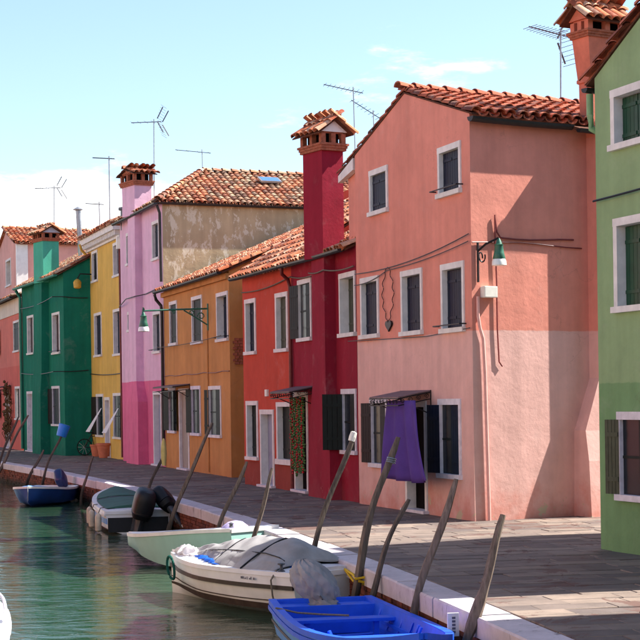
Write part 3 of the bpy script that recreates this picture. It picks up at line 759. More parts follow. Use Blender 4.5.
gutter(crim, Qc(.12, -.30, c_ze - .07), Qc(CL - .01, -.30, c_ze - .03), .075)
breast(crim, cf, [(-.02, 1.22, 2.95, -.05, .27), (1.0, 1.24, 2.95, -.05, .26), (1.7, 1.36, 2.80, -.05, .26), (2.55, 1.52, 2.55, -.05, .25), (5.36, 1.52, 2.52, -.05, .25)], 'crimson')
xf = Fr(cf.P(1.52, 0, .25).xy, (-.50, .866))     # the shaft is turned a little from the front
chim = breast(crim, xf, [(5.3, .06, .90, -.56, -.02), (7.66, .06, .90, -.56, -.02)], 'crimson', name='chimney')
chimney_cap(chim, xf, -.0, .94, -.60, .02, 7.64, 'u', 'brick', 'white', 'tile', h=.38, over=.13, rise=.26)
pipe(crim, [cf.P(5.02, 5.33, .28), cf.P(5.06, 5.18, .26), cf.P(5.10, 5.05, .1), cf.P(5.11, 4.9, .06), cf.P(5.11, .05, .06)], .045, 'copperpipe')
canopy(crim, cf, 3.2, 4.95, 2.50, .62, .12)
# strings of red and green beads in the doorway
bead = thing('bead_curtain', 'strings of red and green flower beads hanging in a crimson doorway', 'curtain', tuple(cf.P(4.4, 0, .1)))
rg = random.Random(21)
for k in range(15):
    u = 3.92 + k * .079; mb1 = MB(); z = 2.22
    while z > .35 + rg.uniform(-.12, .25):
        r_ = rg.uniform(.022, .034); c0 = cf.P(u + rg.uniform(-.012, .012), z, .09 + rg.uniform(-.02, .02))
        mb1.lathe(c0, [(.004, -r_), (r_, -.3 * r_), (r_ * .9, .4 * r_), (.004, r_)], 6); z -= r_ * 2.1
    mb1.build('bead_string', M['bloom'] if (k % 5 == 2) else M['leaf'], bead)
mb = MB(); rgd = random.Random(4)
for k in range(60):
    c0 = cf.P(3.9 + rgd.random() * 1.12, .6 + rgd.random() * 1.6, .13); r_ = .02
    mb.lathe(c0, [(.004, -r_), (r_, 0), (.004, r_)], 6)
mb.build('blossoms', M['bloom'], bead, kind='stuff')

# ---- orange red house
R_A = (-.65, 40.99); re_ = Vector((.945, .327)).normalized()
redh = thing('house', 'orange red house with white framed windows and a pale grey door', 'house', (*R_A, 0))
rf = Fr(R_A, (-.333, .943))
window(redh, rf, 2.85, 3.79, 3.36, 4.80, lm='blueshut', depth=.09, jamb=.1); window(redh, rf, .26, 1.22, 3.35, 4.80, lm='olive', depth=.09, jamb=.1)
window(redh, rf, 2.78, 3.79, .65, 2.17, lm='darkshut', depth=.11, jamb=.1); window(redh, rf, .05, 1.24, .61, 2.13, lm='darkshut', depth=.11, jamb=.1, sillh=.13)
door(redh, rf, 1.47, 2.60, 1.95, 'greydoor')
RL = 4.03; rD = 7.0; r_ze = 5.42
Qr = finish_walls(redh, rf, re_, RL, rD, r_ze, 'red', 'eave', z_ridge=r_ze + 3.5 * .66, side_mats=('red', 'red'))
rr_ = slab(redh, [Qr(.0, -.22, r_ze - .06), Qr(RL + .12, -.22, r_ze - .06), Qr(RL + .12, rD / 2, r_ze + 3.5 * .66 + .03), Qr(0, rD / 2, r_ze + 3.5 * .66 + .03)], .05, M['board'])
e0 = Qr(0.02, -.24, r_ze - .06); bb = Qr(0.02, rD / 2, r_ze + 3.5 * .66 + .03) - e0
tiles(rr_, e0, V(*rf.d, 0), RL + .1, bb, bb.length, M['tile'], True, seed=5)
slab(redh, [Qr(0, rD / 2, r_ze + 3.5 * .66 + .03), Qr(RL, rD / 2, r_ze + 3.5 * .66 + .03), Qr(RL, rD + .2, r_ze - .06), Qr(0, rD + .2, r_ze - .06)], .06, M['tile'], 'roof')
ridge_tiles(rr_, Qr(0, rD / 2, r_ze + 3.5 * .66 + .08), Qr(RL + .1, rD / 2, r_ze + 3.5 * .66 + .08), M['tile'])
mb = MB(); mb.hexa([Qr(u, s, z) for z in (-.05, 8.2) for u, s in ((RL + .02, 4.2), (RL + 4.4, 4.2), (RL + 4.4, 8.0), (RL + .02, 8.0))]); mb.build('shade_wing', M['red'], redh)  # unseen block added behind the alley so no sun strip falls through it
gutter(redh, Qr(.01, -.30, r_ze - .03), Qr(RL + .1, -.30, r_ze - .05), .07)
mb = MB(); rf.box(mb, 1.88, 2.05, 2.28, 2.45, .0, .06); mb.build('bell_box', M['whiteplastic'], redh, bevel=.008)
# brick arch that props the red house against the ochre one across the alley
arch = thing('brick_arch', 'small brick buttress arch spanning the alley beside the ochre house', 'arch', tuple(rf.P(RL, 0, -.6)))
O_A = (-2.55, 48.78); oe = Vector((.955, .296)).normalized(); of = Fr(O_A, (-.296, .955))
p0 = rf.P(RL + .01, 0, -.45); p1 = V(*(Vector(O_A) + oe * .75), 0)
p1 = V(O_A[0] + .45 * oe.x, O_A[1] + .45 * oe.y, 0)
mb = MB(); n = 10; w = V(*oe, 0) * .28
for i in range(n):
    for zz0, zz1, m_ in ((0, 0, 0),):
        t0, t1 = i / n, (i + 1) / n
        za0, za1 = 4.62 + .45 * math.sin(math.pi * t0) ** .7, 4.62 + .45 * math.sin(math.pi * t1) ** .7
        a, b = p0.lerp(p1, t0), p0.lerp(p1, t1)
        mb.hexa([a + V(0, 0, za0), b + V(0, 0, za1), b + w + V(0, 0, za1), a + w + V(0, 0, za0), a + V(0, 0, 5.35), b + V(0, 0, 5.35), b + w + V(0, 0, 5.35), a + w + V(0, 0, 5.35)])
mb.build('arch_ring', M['brick'], arch)
rg = random.Random(33)
for c_ in range(9):
    for k in range(2):
        mb = MB(); o_ = -.42 + k * .15 + (c_ % 2) * .05; z_ = 3.22 + c_ * .085; of.box(mb, -.03 - rg.uniform(0, .015), -.004, z_, z_ + .07, o_, o_ + .135); mb.build('brick', M['brick'], arch)

# ---- ochre house
och = thing('house', 'ochre yellow house with dark green ground floor shutters and a bracket lamp', 'house', (*O_A, 0))
window(och, of, 6.81, 7.95, 4.01, 5.46, lm='blackshut', depth=.02); window(och, of, 3.31, 4.70, 3.94, 5.42, lm='blackshut', depth=.03); window(och, of, .11, 1.47, 3.90, 5.33, lm='blueshut', depth=.18, rail=True)
window(och, of, 7.2, 8.3, 1.15, 2.66, 'open', 'darkshut', side='LR', fm='lilacstone'); window(och, of, 3.68, 4.95, 1.12, 2.66, 'open', 'darkshut', side='Lr', fm='lilacstone', leafw=.45); window(och, of, 1.07, 2.6, 1.10, 2.63, 'open', 'darkshut', side='Lr', leafw=.35)
door(och, of, 5.3, 6.7, 2.6, 'browndoor', depth=.06)
OL = 8.92; oD = 11.0; o_ze = 5.92
Qo = finish_walls(och, of, oe, OL, oD, o_ze, 'ochre', 'eave', z_ridge=o_ze + 5.5 * .43)
oy = slab(och, [Qo(-.1, -.22, o_ze - .06), Qo(OL, -.22, o_ze - .06), Qo(OL, oD / 2, o_ze + 5.5 * .43 + .03), Qo(-.1, oD / 2, o_ze + 5.5 * .43 + .03)], .05, M['board'])
e0 = Qo(-.08, -.24, o_ze - .06); bb = Qo(-.08, oD / 2, o_ze + 5.5 * .43 + .03) - e0
tiles(oy, e0, V(*of.d, 0), OL, bb, bb.length, M['tile'], True, seed=6, visible=lambda p, q: q < 1.1 or p > 6.2)
slab(och, [Qo(-.1, oD / 2, o_ze + 5.5 * .43 + .03), Qo(OL, oD / 2, o_ze + 5.5 * .43 + .03), Qo(OL, oD + .2, o_ze - .06), Qo(-.1, oD + .2, o_ze - .06)], .06, M['tile'], 'roof')
gutter(och, Qo(-.05, -.30, o_ze - .06), Qo(OL + .05, -.30, o_ze - .06), .08)
mb = MB(); of.box(mb, -.02, OL, o_ze - .26, o_ze - .10, .0, .10); mb.build('cornice', M['ochre'], och)
pipe(och, [of.P(8.95, 5.78, .3), of.P(8.95, 5.6, .25), of.P(8.92, 5.4, .09), of.P(8.90, 5.2, .07), of.P(8.90, .05, .07)], .055)
pipe(och, [of.P(2.6, 4.5, .03), of.P(2.6, 2.9, .03), of.P(2.62, .05, .03)], .022, 'ochre')
canopy(och, of, 5.15, 8.2, 2.74, .55, .07, fringe=False)

# ---- lilac and hot pink house
G_A = (-5.19, 57.3); ge = Vector((.91, .415)).normalized()
mag = thing('house', 'tall lilac house, hot pink below, with bare plaster flank and hipped tile roof', 'house', (*G_A, 0))
gf = Fr(G_A, (-.309, .951)); gs = Fr(G_A, ge, (ge.y, -ge.x))
window(mag, gf, .50, 1.57, 7.00, 8.35, lm='blueshut', depth=.08); window(mag, gf, .45, 1.63, 3.83, 5.27, lm='blueshut', depth=.1, rail=True)
window(mag, gf, 5.5, 5.95, 7.18, 8.38, lm='blueshut', depth=.1, jamb=.05); window(mag, gf, 5.4, 5.9, 4.75, 5.5, lm='blueshut', depth=.1, jamb=.05)
door(mag, gf, .5, 1.75, 2.55, 'greydoor')
GL = 7.15; gD = 9.0; g_ze = 8.9
Qg = finish_walls(mag, gf, ge, GL, gD, g_ze, 'magenta', 'flat', side_mats=('bare', 'magenta'))
hz = 10.42; ru = GL / 2; hs = 2.4
def hip(pts, O, a, La, b, Lb, inside, seed, mat='tileold'):
    s_ = slab(mag, pts, .05, M['board']); tiles(s_, O, a, La, b, Lb, M[mat], False, inside=inside, seed=seed, pitch=.24); return s_
zo = g_ze - .04
ea, eb = Qg(-.14, -.2, zo), Qg(-.14, gD, zo); r0, r1 = Qg(ru, hs, hz), Qg(ru, gD, hz)
La = (eb - ea).length; bvec = Qg(ru, 0, hz) - Qg(-.14, 0, zo)
hipS = hip([ea, eb, r1, r0], ea, eb - ea, La, bvec, bvec.length, lambda p, q: p > (hs + .2) * q / bvec.length, 8)
ec, ed = Qg(-.14, -.2, zo), Qg(GL + .1, -.2, zo); fv = Qg(ru, hs, hz) - Qg(ru, -.2, zo)
hipF = hip([ec, ed, r0], ec, ed - ec, (ed - ec).length, fv, fv.length, lambda p, q: (ru + .1) * q / fv.length < p < GL + .24 - (ru + .1) * q / fv.length, 9)
slab(mag, [Qg(GL + .1, -.2, zo), Qg(GL + .1, gD, zo), r1, r0], .05, M['tileold'])
ridge_tiles(hipS, ea + V(0, 0, .06), r0 + V(0, 0, .06), M['tile']); ridge_tiles(hipS, r0 + V(0, 0, .05), r1 + V(0, 0, .05), M['tileold'])
gutter(mag, gs.P(-.2, g_ze - .06, .17), gs.P(gD, g_ze - .02, .17), .07); gutter(mag, Qg(-.15, -.27, g_ze - .07), Qg(GL, -.27, g_ze - .05), .075)
pipe(mag, [Qg(-.05, -.2, 8.75), Qg(-.02, -.1, 8.5), Qg(-.02, -.08, 6.2)], .05)
breast(mag, gf, [(-.02, 2.7, 4.75, -.05, .36), (2.2, 2.75, 4.75, -.05, .34), (2.95, 3.3, 4.55, -.05, .27), (8.85, 3.3, 4.5, -.05, .25)], 'magenta')
mf = Fr(gf.P(3.25, 0, .25).xy, (-.50, .866))
chim = breast(mag, mf, [(8.8, 0, 1.1, -.66, 0), (9.86, 0, 1.1, -.66, 0)], 'magenta', name='chimney')
chimney_cap(chim, mf, -.04, 1.14, -.7, .04, 9.84, 'o', 'brick', 'brick', 'tile', h=.42, over=.12, rise=.14)
sk = MB(); un = bvec.normalized(); an = V(*ge, 0); nn = an.cross(un).normalized(); nn = nn if nn.z > 0 else -nn
c0 = ea + an * 4.4 + bvec * .6 + nn * .16
sk.hexa([c0, c0 + an * .8, c0 + an * .8 + un * .55, c0 + un * .55, c0 + nn * .07, c0 + an * .8 + nn * .07, c0 + an * .8 + un * .55 + nn * .07, c0 + un * .55 + nn * .07])
sk_ = sk.build('skylight', M['tin'], mag); s2 = MB(); c1 = c0 + nn * .075 + an * .06 + un * .05
s2.face(c1, c1 + an * .68, c1 + an * .68 + un * .45, c1 + un * .45); s2.build('pane', M['skyglass'], sk_)

# ---- yellow house
Y_A = (-7.42, 64.87); ye = Vector((.951, .31)).normalized()
yel = thing('house', 'narrow yellow house with white dentil cornice behind two terracotta pots', 'house', (*Y_A, 0))
yf = Fr(Y_A, (-.308, .951))
window(yel, yf, 4.99, 6.25, 7.12, 8.42, lm='blackshut', depth=.06, jamb=.1); window(yel, yf, .3, 1.7, 7.01, 8.35, lm='blueshut', depth=.14, jamb=.1)
window(yel, yf, 4.3, 5.9, 4.05, 5.85, lm='blueshut', depth=.08, jamb=.1); window(yel, yf, .3, 1.85, 3.98, 5.79, lm='blueshut', depth=.14, jamb=.1)
wy1 = window(yel, yf, 4.15, 5.7, .79, 2.54, 'open', 'blackshut', side='L', leafw=.6); door(yel, yf, 2.8, 3.85, 2.4, 'greydoor'); wy2 = window(yel, yf, .5, 2.1, .77, 2.55, 'open', 'blackshut', side='R', leafw=.45)
for w_, u in ((wy1, 4.3), (wy2, .8)):     # pale slatted blinds pushed out at the foot
    mb = MB()
    for k in range(10):
        t0, t1 = k / 10, (k + .86) / 10
        a0, a1 = yf.P(u, 1.95 - .95 * t0, .06 + .50 * t0), yf.P(u + .15 + .75 * t0, 1.95 - .95 * t0, .06 + .50 * t0)
        b0, b1 = yf.P(u, 1.95 - .95 * t1, .06 + .50 * t1), yf.P(u + .15 + .75 * t1, 1.95 - .95 * t1, .06 + .50 * t1)
        mb.hexa([a0, a1, b1, b0, a0 + V(0, 0, .015), a1 + V(0, 0, .015), b1 + V(0, 0, .015), b0 + V(0, 0, .015)])
    mb.build('blind', M['whitecloth'], w_)
YL = 7.07; yD = 8.0; y_ze = 8.95
Qy = finish_walls(yel, yf, ye, YL, yD, y_ze, 'yellow', 'eave', z_ridge=y_ze + 4 * .42)
mb = MB(); yf.box(mb, 0, YL + .1, 8.74, 8.98, 0, .34); yf.box(mb, 0, YL + .05, 8.46, 8.55, 0, .10); cr = mb.build('cornice', M['stone'], yel)
for k in range(24):
    mb = MB(); u = .12 + k * .29; yf.box(mb, u, u + .14, 8.555, 8.735, .004, .26); mb.build('dentil', M['stone'], cr)
ry = slab(yel, [Qy(0, -.38, 9.0), Qy(YL, -.38, 9.0), Qy(YL, 4, 9.0 + 4.38 * .42), Qy(0, 4, 9.0 + 4.38 * .42)], .04, M['board'])
e0 = Qy(0, -.4, 9.0); bb = Qy(0, 4, 9 + 4.38 * .42) - e0
tiles(ry, e0, V(*yf.d, 0), YL, bb, bb.length, M['tile'], False, seed=10)
slab(yel, [Qy(0, 4, 9.0 + 4.38 * .42), Qy(YL, 4, 9.0 + 4.38 * .42), Qy(YL, 8.2, 9.0), Qy(0, 8.2, 9.0)], .05, M['tile'], 'roof')
pipe(yel, [yf.P(YL - .1, 8.8, .38), yf.P(YL - .1, 8.55, .3), yf.P(YL - .12, 8.3, .08), yf.P(YL - .12, .1, .08)], .06, 'yellowpipe')
pipe(yel, [yf.P(.06, 8.4, .08), yf.P(.06, .1, .08)], .05, 'copperpipe')
mb = MB(); yf.box(mb, -.02, .16, 8.0, 8.5, .02, .20); mb.build('meter_cabinet', M['whiteplastic'], yel, bevel=.01)

# ---- teal green house
T_A = (-10.58, 70.98); te = Vector((.965, .262)).normalized()
teal = thing('house', 'deep teal green house with shaded blank flank and sea green chimney', 'house', (*T_A, 0))
tf = Fr(T_A, (-.350, .937)); ts = Fr(T_A, te, (te.y, -te.x))
window(teal, tf, 6.4, 7.9, 4.41, 6.19, lm='wine', depth=.12, jamb=.12); window(teal, tf, .77, 2.3, 4.26, 6.03, lm='wine', depth=.15, jamb=.12, rail=True)
window(teal, tf, 5.3, 6.2, 4.41, 6.14, lm='tealpipe', depth=.25, jamb=.12)
window(teal, tf, .97, 2.55, 1.22, 2.92, 'open', 'blackshut', side='Lr', fm='lilacstone', leafw=.5); door(teal, tf, 6.5, 8.2, 2.75, 'palegrey', fm='lilacstone')
TL = 9.2; tD = 8.0; t_ze = 7.62
Qt = finish_walls(teal, tf, te, TL, tD, t_ze, 'teal', 'eave', z_ridge=t_ze + 4 * .55)
rt = slab(teal, [Qt(-.15, -.25, t_ze - .08), Qt(TL, -.25, t_ze - .08), Qt(TL, 4, t_ze + 4 * .55 + .04), Qt(-.15, 4, t_ze + 4 * .55 + .04)], .05, M['board'])
e0 = Qt(-.13, -.27, t_ze - .08); bb = Qt(-.13, 4, t_ze + 4 * .55 + .04) - e0
tiles(rt, e0, V(*tf.d, 0), TL, bb, bb.length, M['tileold'], False, seed=12)
slab(teal, [Qt(-.15, 4, t_ze + 4 * .55 + .04), Qt(TL, 4, t_ze + 4 * .55 + .04), Qt(TL, 8.2, t_ze - .08), Qt(-.15, 8.2, t_ze - .08)], .05, M['tileold'], 'roof')
gutter(teal, Qt(-.1, -.34, t_ze - .1), Qt(TL + .1, -.34, t_ze - .08), .09, 'tealpipe')
breast(teal, tf, [(-.02, 3.1, 4.95, -.05, .42), (2.6, 3.12, 4.95, -.05, .40), (3.4, 3.12, 4.95, -.05, .34), (7.55, 3.0, 4.7, -.05, .30)], 'teal')
xf = Fr(tf.P(2.7, 0, .28).xy, (-.50, .866))
chim = breast(teal, xf, [(7.4, 0, 1.15, -.72, 0), (9.18, 0, 1.15, -.72, 0)], 'tealchim', name='chimney')
chimney_cap(chim, xf, -.03, 1.18, -.75, .03, 9.16, 'u', 'brick', 'palegrey', 'tileold', h=.34, over=.15, rise=.26, single=False)
pipe(teal, [tf.P(9.1, 7.45, .3), tf.P(9.1, 7.1, .1), tf.P(9.1, .1, .08)], .07, 'tealpipe')

# ---- low salmon house at the bend and the gabled one behind it
S_A = (-14.0, 80.2); se = Vector((.951, .31)).normalized()
sal = thing('house', 'low salmon house with black shuttered window and creeper beside its door', 'house', (*S_A, 0))
sf = Fr(S_A, (-.309, .951))
window(sal, sf, .25, 2.2, 4.64, 6.15, lm='blackshut', depth=.02, jamb=.06); door(sal, sf, 3.9, 5.5, 2.88, 'palegrey'); window(sal, sf, .3, 1.9, 1.42, 3.02, lm='blackshut', depth=.1)
window(sal, sf, 7.6, 9.2, 4.6, 6.1, 'open', 'blackshut', side='LR'); window(sal, sf, 7.6, 9.2, 1.4, 3.0, 'open', 'blackshut', side='LR')
SL = 11.0
Qs = finish_walls(sal, sf, se, SL, 6.0, 6.55, 'salmon', 'flat')
mb = MB(); sf.box(mb, -.02, SL, 6.45, 7.2, -.3, .05); mb.build('frieze', M['cream'], sal)
rs = slab(sal, [Qs(0, -.3, 7.24), Qs(SL, -.3, 7.24), Qs(SL, 3.4, 8.0), Qs(0, 3.4, 8.0)], .05, M['board']); e0 = Qs(0, -.32, 7.24); bb = Qs(0, 3.4, 8.0) - e0
tiles(rs, e0, V(*sf.d, 0), SL, bb, bb.length, M['tileold'], False, seed=14)
gutter(sal, Qs(0, -.4, 7.22), Qs(SL, -.4, 7.22), .09)
canopy(sal, sf, 3.4, 6.0, 3.1, .7, .1, fringe=False)
mb = MB(); rg = random.Random(9)
for k in range(60):
    u = rg.uniform(2.5, 3.9); z = rg.uniform(.3, 2.7); l_ = rg.uniform(.3, .8)
    mb.tube([sf.P(u, z, .05 + rg.uniform(0, .25)), sf.P(u + rg.uniform(-.2, .2), z + l_ * .6, .1 + rg.uniform(0, .3)), sf.P(u + rg.uniform(-.3, .3), z + l_, .08 + rg.uniform(0, .2))], .02, 4)
    mb.lathe(sf.P(u, z + l_, .15 + rg.uniform(0, .2)), [(.01, -.08), (.08, -.02), (.06, .05), (.01, .09)], 5)
cp = mb.build('creeper', M['bark']); tag(cp, 'dry brown creeper climbing between door and window of the low salmon house', 'creeper')

B_A = (-14.72, 83.6); be = Vector((.90, .436)).normalized()
bk = thing('house', 'pale salmon gabled house rising behind the teal house, flank lit by the sun', 'house', (*B_A, 0))
bf = Fr(B_A, (-.309, .951))
window(bk, bf, 1.9, 3.8, 8.1, 9.5, lm='olive', depth=.2, jamb=.14)
Qb = finish_walls(bk, bf, be, 7.0, 9.0, 10.1, 'salmonp', 'gable', topline=[(0, 10.05), (3.5, 11.0), (7.0, 10.05)])
rb = slab(bk, [Qb(-.25, -.15, 10.06), Qb(-.25, 9.1, 10.06), Qb(3.5, 9.1, 11.08), Qb(3.5, -.15, 11.08)], .06, M['board']); e0 = Qb(-.27, -.17, 10.05); bb = Qb(3.5, -.17, 11.08) - e0
tiles(rb, e0, V(*be, 0), 9.2, bb, bb.length, M['tile'], False, seed=15)
slab(bk, [Qb(7.25, -.15, 10.06), Qb(7.25, 9.1, 10.06), Qb(3.5, 9.1, 11.08), Qb(3.5, -.15, 11.08)], .06, M['tile'])
ridge_tiles(rb, Qb(3.5, -.2, 11.1), Qb(3.5, 9, 11.1), M['tile'])
mb = MB(); fb = Fr(B_A, be, (be.y, -be.x)); fb.box(mb, -.02, .55, 3, 9.98, -.05, .06); mb.build('corner_pilaster', M['white'], bk)

# ---- green house by the bridge, and its neighbour across a narrow alley
N_A = (3.96, 24.30); ne = Vector((.867, .50)).normalized()
grn = thing('house', 'sage green gabled house with dark green shutters nearest the bridge', 'house', (*N_A, 0))
nd = Vector((.345, -.938)).normalized(); nf = Fr(N_A, nd, (-nd.y * -1 * -1, -nd.x)) if False else Fr(N_A, nd, (-.938, -.345))
window(grn, nf, .47, 1.5, 5.57, 6.42, lm='greenshut', depth=.11, jamb=.1); window(grn, nf, .50, 1.55, 3.32, 4.63, lm='greenshut', depth=.11, jamb=.1)
window(grn, nf, .53, 1.6, .72, 1.95, 'open', 'olive', side='R', fm='lilacstone', jamb=.07, leafw=.27)
window(grn, nf, 3.3, 4.35, 3.32, 4.63, lm='greenshut'); window(grn, nf, 3.3, 4.35, .72, 1.95, 'open', 'olive', side='LR', fm='lilacstone')
NL = 5.0
Qn = finish_walls(grn, nf, ne, NL, 5.8, 6.6, 'green', 'gable', topline=[(0, 6.68), (2.5, 7.86), (NL, 6.68)])
def zn_(u): return 6.72 + .475 * u if u < 2.5 else 6.72 + .475 * (5 - u)
for a, b, sd in ((-.2, 2.5, 16), (5.2, 2.5, 17)):
    s_ = slab(grn, [Qn(a, -.03, zn_(a)), Qn(a, 5.9, zn_(a)), Qn(b, 5.9, zn_(b)), Qn(b, -.03, zn_(b))], .03, M['board']); e0 = Qn(a, .08, zn_(a)); bb = Qn(b, .08, zn_(b)) - e0
    tiles(s_, e0, V(*ne, 0), 6.0, bb, bb.length, M['tilered'], sd == 16, seed=sd, visible=lambda p, q: p < .9)
    # verge tiles laid along the gable edge
    ridge_tiles(s_, Qn(a, -.0, zn_(a) + .01), Qn(b, -.0, zn_(b) + .01), M['tilered'], .4, 'verge_tile')
gutter(grn, Qn(-.24, -.04, 6.58), Qn(-.24, 5.5, 6.58), .07)
pipe(grn, [Qn(-.24, .06, 6.5), Qn(-.24, .06, 6.2), Qn(-.2, .06, 6.0), Qn(-.1, .2, 5.9), Qn(-.1, .25, 5.6), Qn(-.1, .25, .1)], .05, 'greenpipe')
mb = MB()      # unseen taller rear block, added so the house's shadow reaches the quay
def wing(s0, s1, h): mb.hexa([Qn(0.0, s0, -.05), Qn(4.4, s0, -.05), Qn(4.4, s1, -.05), Qn(0.0, s1, -.05), Qn(0.0, s0, h), Qn(4.4, s0, h), Qn(4.4, s1, h), Qn(0.0, s1, h)])
wing(5.82, 9.5, 10.6); mb.build('shade_wing', M['green'], grn)
N2 = (6.25, 17.75)
nbr = thing('house', 'cream house across the alley from the sage green house', 'house', (*N2, 0))
bf2 = Fr(N2, (.2, -.98), (-.98, -.2))
for k in range(3):
    window(nbr, bf2, 1.0 + k * 2.4, 2.0 + k * 2.4, .8, 2.1, 'open', 'darkshut', side='LR'); window(nbr, bf2, 1.0 + k * 2.4, 2.0 + k * 2.4, 3.6, 4.9, lm='darkshut')
Q2 = finish_walls(nbr, bf2, (.97, .242), 12.0, 9.0, 8.0, 'cream', 'eave', z_ridge=9.9)
for a, b in ((-.25, 4.5), (9.25, 4.5)):
    s_ = slab(nbr, [Q2(-.05, a, 7.95), Q2(12.1, a, 7.95), Q2(12.1, b, 9.95), Q2(-.05, b, 9.95)], .05, M['board'])
    e0 = Q2(-.05, a, 7.95); bb = Q2(-.05, b, 9.95) - e0
    tiles(s_, e0, V(*bf2.d, 0), 12, bb, bb.length, M['tilered'], False, seed=30)
# ---- the sunlit row on the opposite bank (outside the frame; it throws its light back across the canal)
def opp(y, w=0.0): return quay_pt(y, -9.6 - w)
mb = MB(); yy_ = [-30 + i * 2.0 for i in range(70)]
mb.grid([[V(*opp(y, 0), -1.6), V(*opp(y, 0), .0), V(*opp(y, 3.4), .0), V(quay_x(y) - 90, y - 10, .0)] for y in yy_]); o = mb.build('pavement', M['slab']); o['kind'] = 'structure'
OPP = [('cream', 'cream'), ('yellow', 'yellow'), ('salmonp', 'pale salmon'), ('cream', 'off white'), ('ochre', 'ochre'), ('salmon', 'salmon'), ('magenta', 'lilac'), ('cream', 'ivory'), ('yellow', 'lemon yellow'), ('salmonp', 'pale pink')]
y = -6.0
for i, (m_, nm_) in enumerate(OPP):
    ln = 8.0 + (i * 37 % 5) * .6; a, b = opp(y + ln, 3.4), opp(y, 3.4); hgt = 7.0 + (i * 53 % 4) * .6
    d_ = (b - a).normalized(); n_ = Vector((-d_.y, d_.x)); hs_ = thing('house', nm_ + ' house facing the sun on the opposite bank', 'house', (a.x, a.y, 0))
    f_ = Fr(a, d_, n_); Lh = (b - a).length
    for k in range(3):
        for z0 in (1.0, 4.0): window(hs_, f_, 1 + k * 2.4, 2 + k * 2.4, z0, z0 + 1.3, lm='greenshut')
    Qq = finish_walls(hs_, f_, -n_, Lh, 8, hgt, m_, 'eave', z_ridge=hgt + 1.7)
    slab(hs_, [Qq(0, -.25, hgt), Qq(Lh, -.25, hgt), Qq(Lh, 4, hgt + 1.78), Qq(0, 4, hgt + 1.78)], .06, M['tile']); slab(hs_, [Qq(0, 8.2, hgt), Qq(Lh, 8.2, hgt), Qq(Lh, 4, hgt + 1.78), Qq(0, 4, hgt + 1.78)], .06, M['tile'])
    y += ln + .05
#OBJECTS
# ------------------------------------------------------------------ boats
def put(name, label, x, y, d, z=WATER):
    return thing(name, label, 'boat', (x, y, z), math.atan2(d[1], d[0]))
def hull(root, st, hm, rim_m='white', rim=0.06, in_m=None, floor=0.12, rim_h=0.03, wl=0.06):
    """st: (x, half beam at gunwale, gunwale z, half beam at chine, chine z, keel z)"""
    rows = []
    for x, g_, zg, c, zc, zk in st:
        m1 = (c + (g_ - c) * .55, zc + (zg - zc) * .45)
        rows.append([V(x, g_, zg), V(x, m1[0], m1[1]), V(x, c, zc), V(x, c * .5, (zc + zk) / 2 - .01), V(x, 0, zk), V(x, -c * .5, (zc + zk) / 2 - .01), V(x, -c, zc), V(x, -m1[0], m1[1]), V(x, -g_, zg)])
    # finer stations for a fair curve
    fine = []
    for i in range(len(rows) - 1):
        for k in range(4):
            t_ = k / 4; p = [rows[max(i - 1, 0)], rows[i], rows[i + 1], rows[min(i + 2, len(rows) - 1)]]
            fine.append([0.5 * ((2 * b) + (c - a) * t_ + (2 * a - 5 * b + 4 * c - d) * t_ * t_ + (3 * b - a - 3 * c + d) * t_ ** 3) for a, b, c, d in zip(*p)])
    fine.append(rows[-1])
    mb = MB(); mb.grid(fine); mb.face(*fine[0]); h = mb.build('hull', M[hm], root, smooth=True, local=True)
    mb = MB()
    for sg, e in ((1, 0), (-1, 8)):
        r_ = []
        for f in fine:
            p = f[e]; w = min(rim, abs(p.y) * .9); y0 = p.y + sg * .012; y1 = p.y - sg * w
            r_.append([V(p.x, y0, p.z - rim_h), V(p.x, y0, p.z + rim_h), V(p.x, y1, p.z + rim_h), V(p.x, y1, p.z - rim_h)])
        mb.loft(r_)
    mb.build('gunwale', M[rim_m], root, local=True)
    g0 = fine[0][0]; mb = MB(); mb.box(-.02, .05, -g0.y + .005, g0.y - .005, g0.z - rim_h * 1.6, g0.z + rim_h * .8); mb.build('transom_rail', M[rim_m], root, local=True, bevel=.008)
    if in_m:
        mb = MB(); r_ = []
        for f, in zip(fine):
            p = f[0]; c = f[2]; w = min(rim, p.y * .9); fl = max(floor, f[4].z + .06)
            r_.append([V(p.x + .02, p.y - w, p.z + rim_h * .9), V(p.x + .02, max(c.y - w * .8, .01), fl), V(p.x + .02, -max(c.y - w * .8, .01), fl), V(p.x + .02, -(p.y - w), p.z + rim_h * .9)])
        mb.grid(r_); mb.face(*r_[0]); mb.build('interior', M[in_m], root, local=True)
    mb = MB()
    if wl:      # dark waterline band
        for sg in (1, -1):
            r_ = []
            for f in fine:
                a, b = f[1] if sg > 0 else f[7], f[2] if sg > 0 else f[6]
                k = lambda z: max(0.0, min(1.0, (z - b.z) / max(a.z - b.z, 1e-4)))
                p, q = b.lerp(a, k(wl)), b.lerp(a, k(-.05))
                r_.append([q + V(0, sg * .006, 0), p + V(0, sg * .006, 0)])
            mb.grid(r_)
        mb.build('waterline', M['antifoul'], root, local=True)
    return fine
def strake(root, fine, frac, h, m, name='rubbing_strake', out=.02, frac2=None):
    mb = MB()
    for sg, e0, e1 in ((1, 0, 1), (-1, 8, 7)):
        r_ = []
        for f in fine:
            p = f[e0].lerp(f[e1], frac); r_.append([p + V(0, -sg * .004, -h / 2), p + V(0, sg * out, -h / 2), p + V(0, sg * out, h / 2), p + V(0, -sg * .004, h / 2)])
        mb.loft(r_)
    return mb.build(name, M[m], root, local=True)
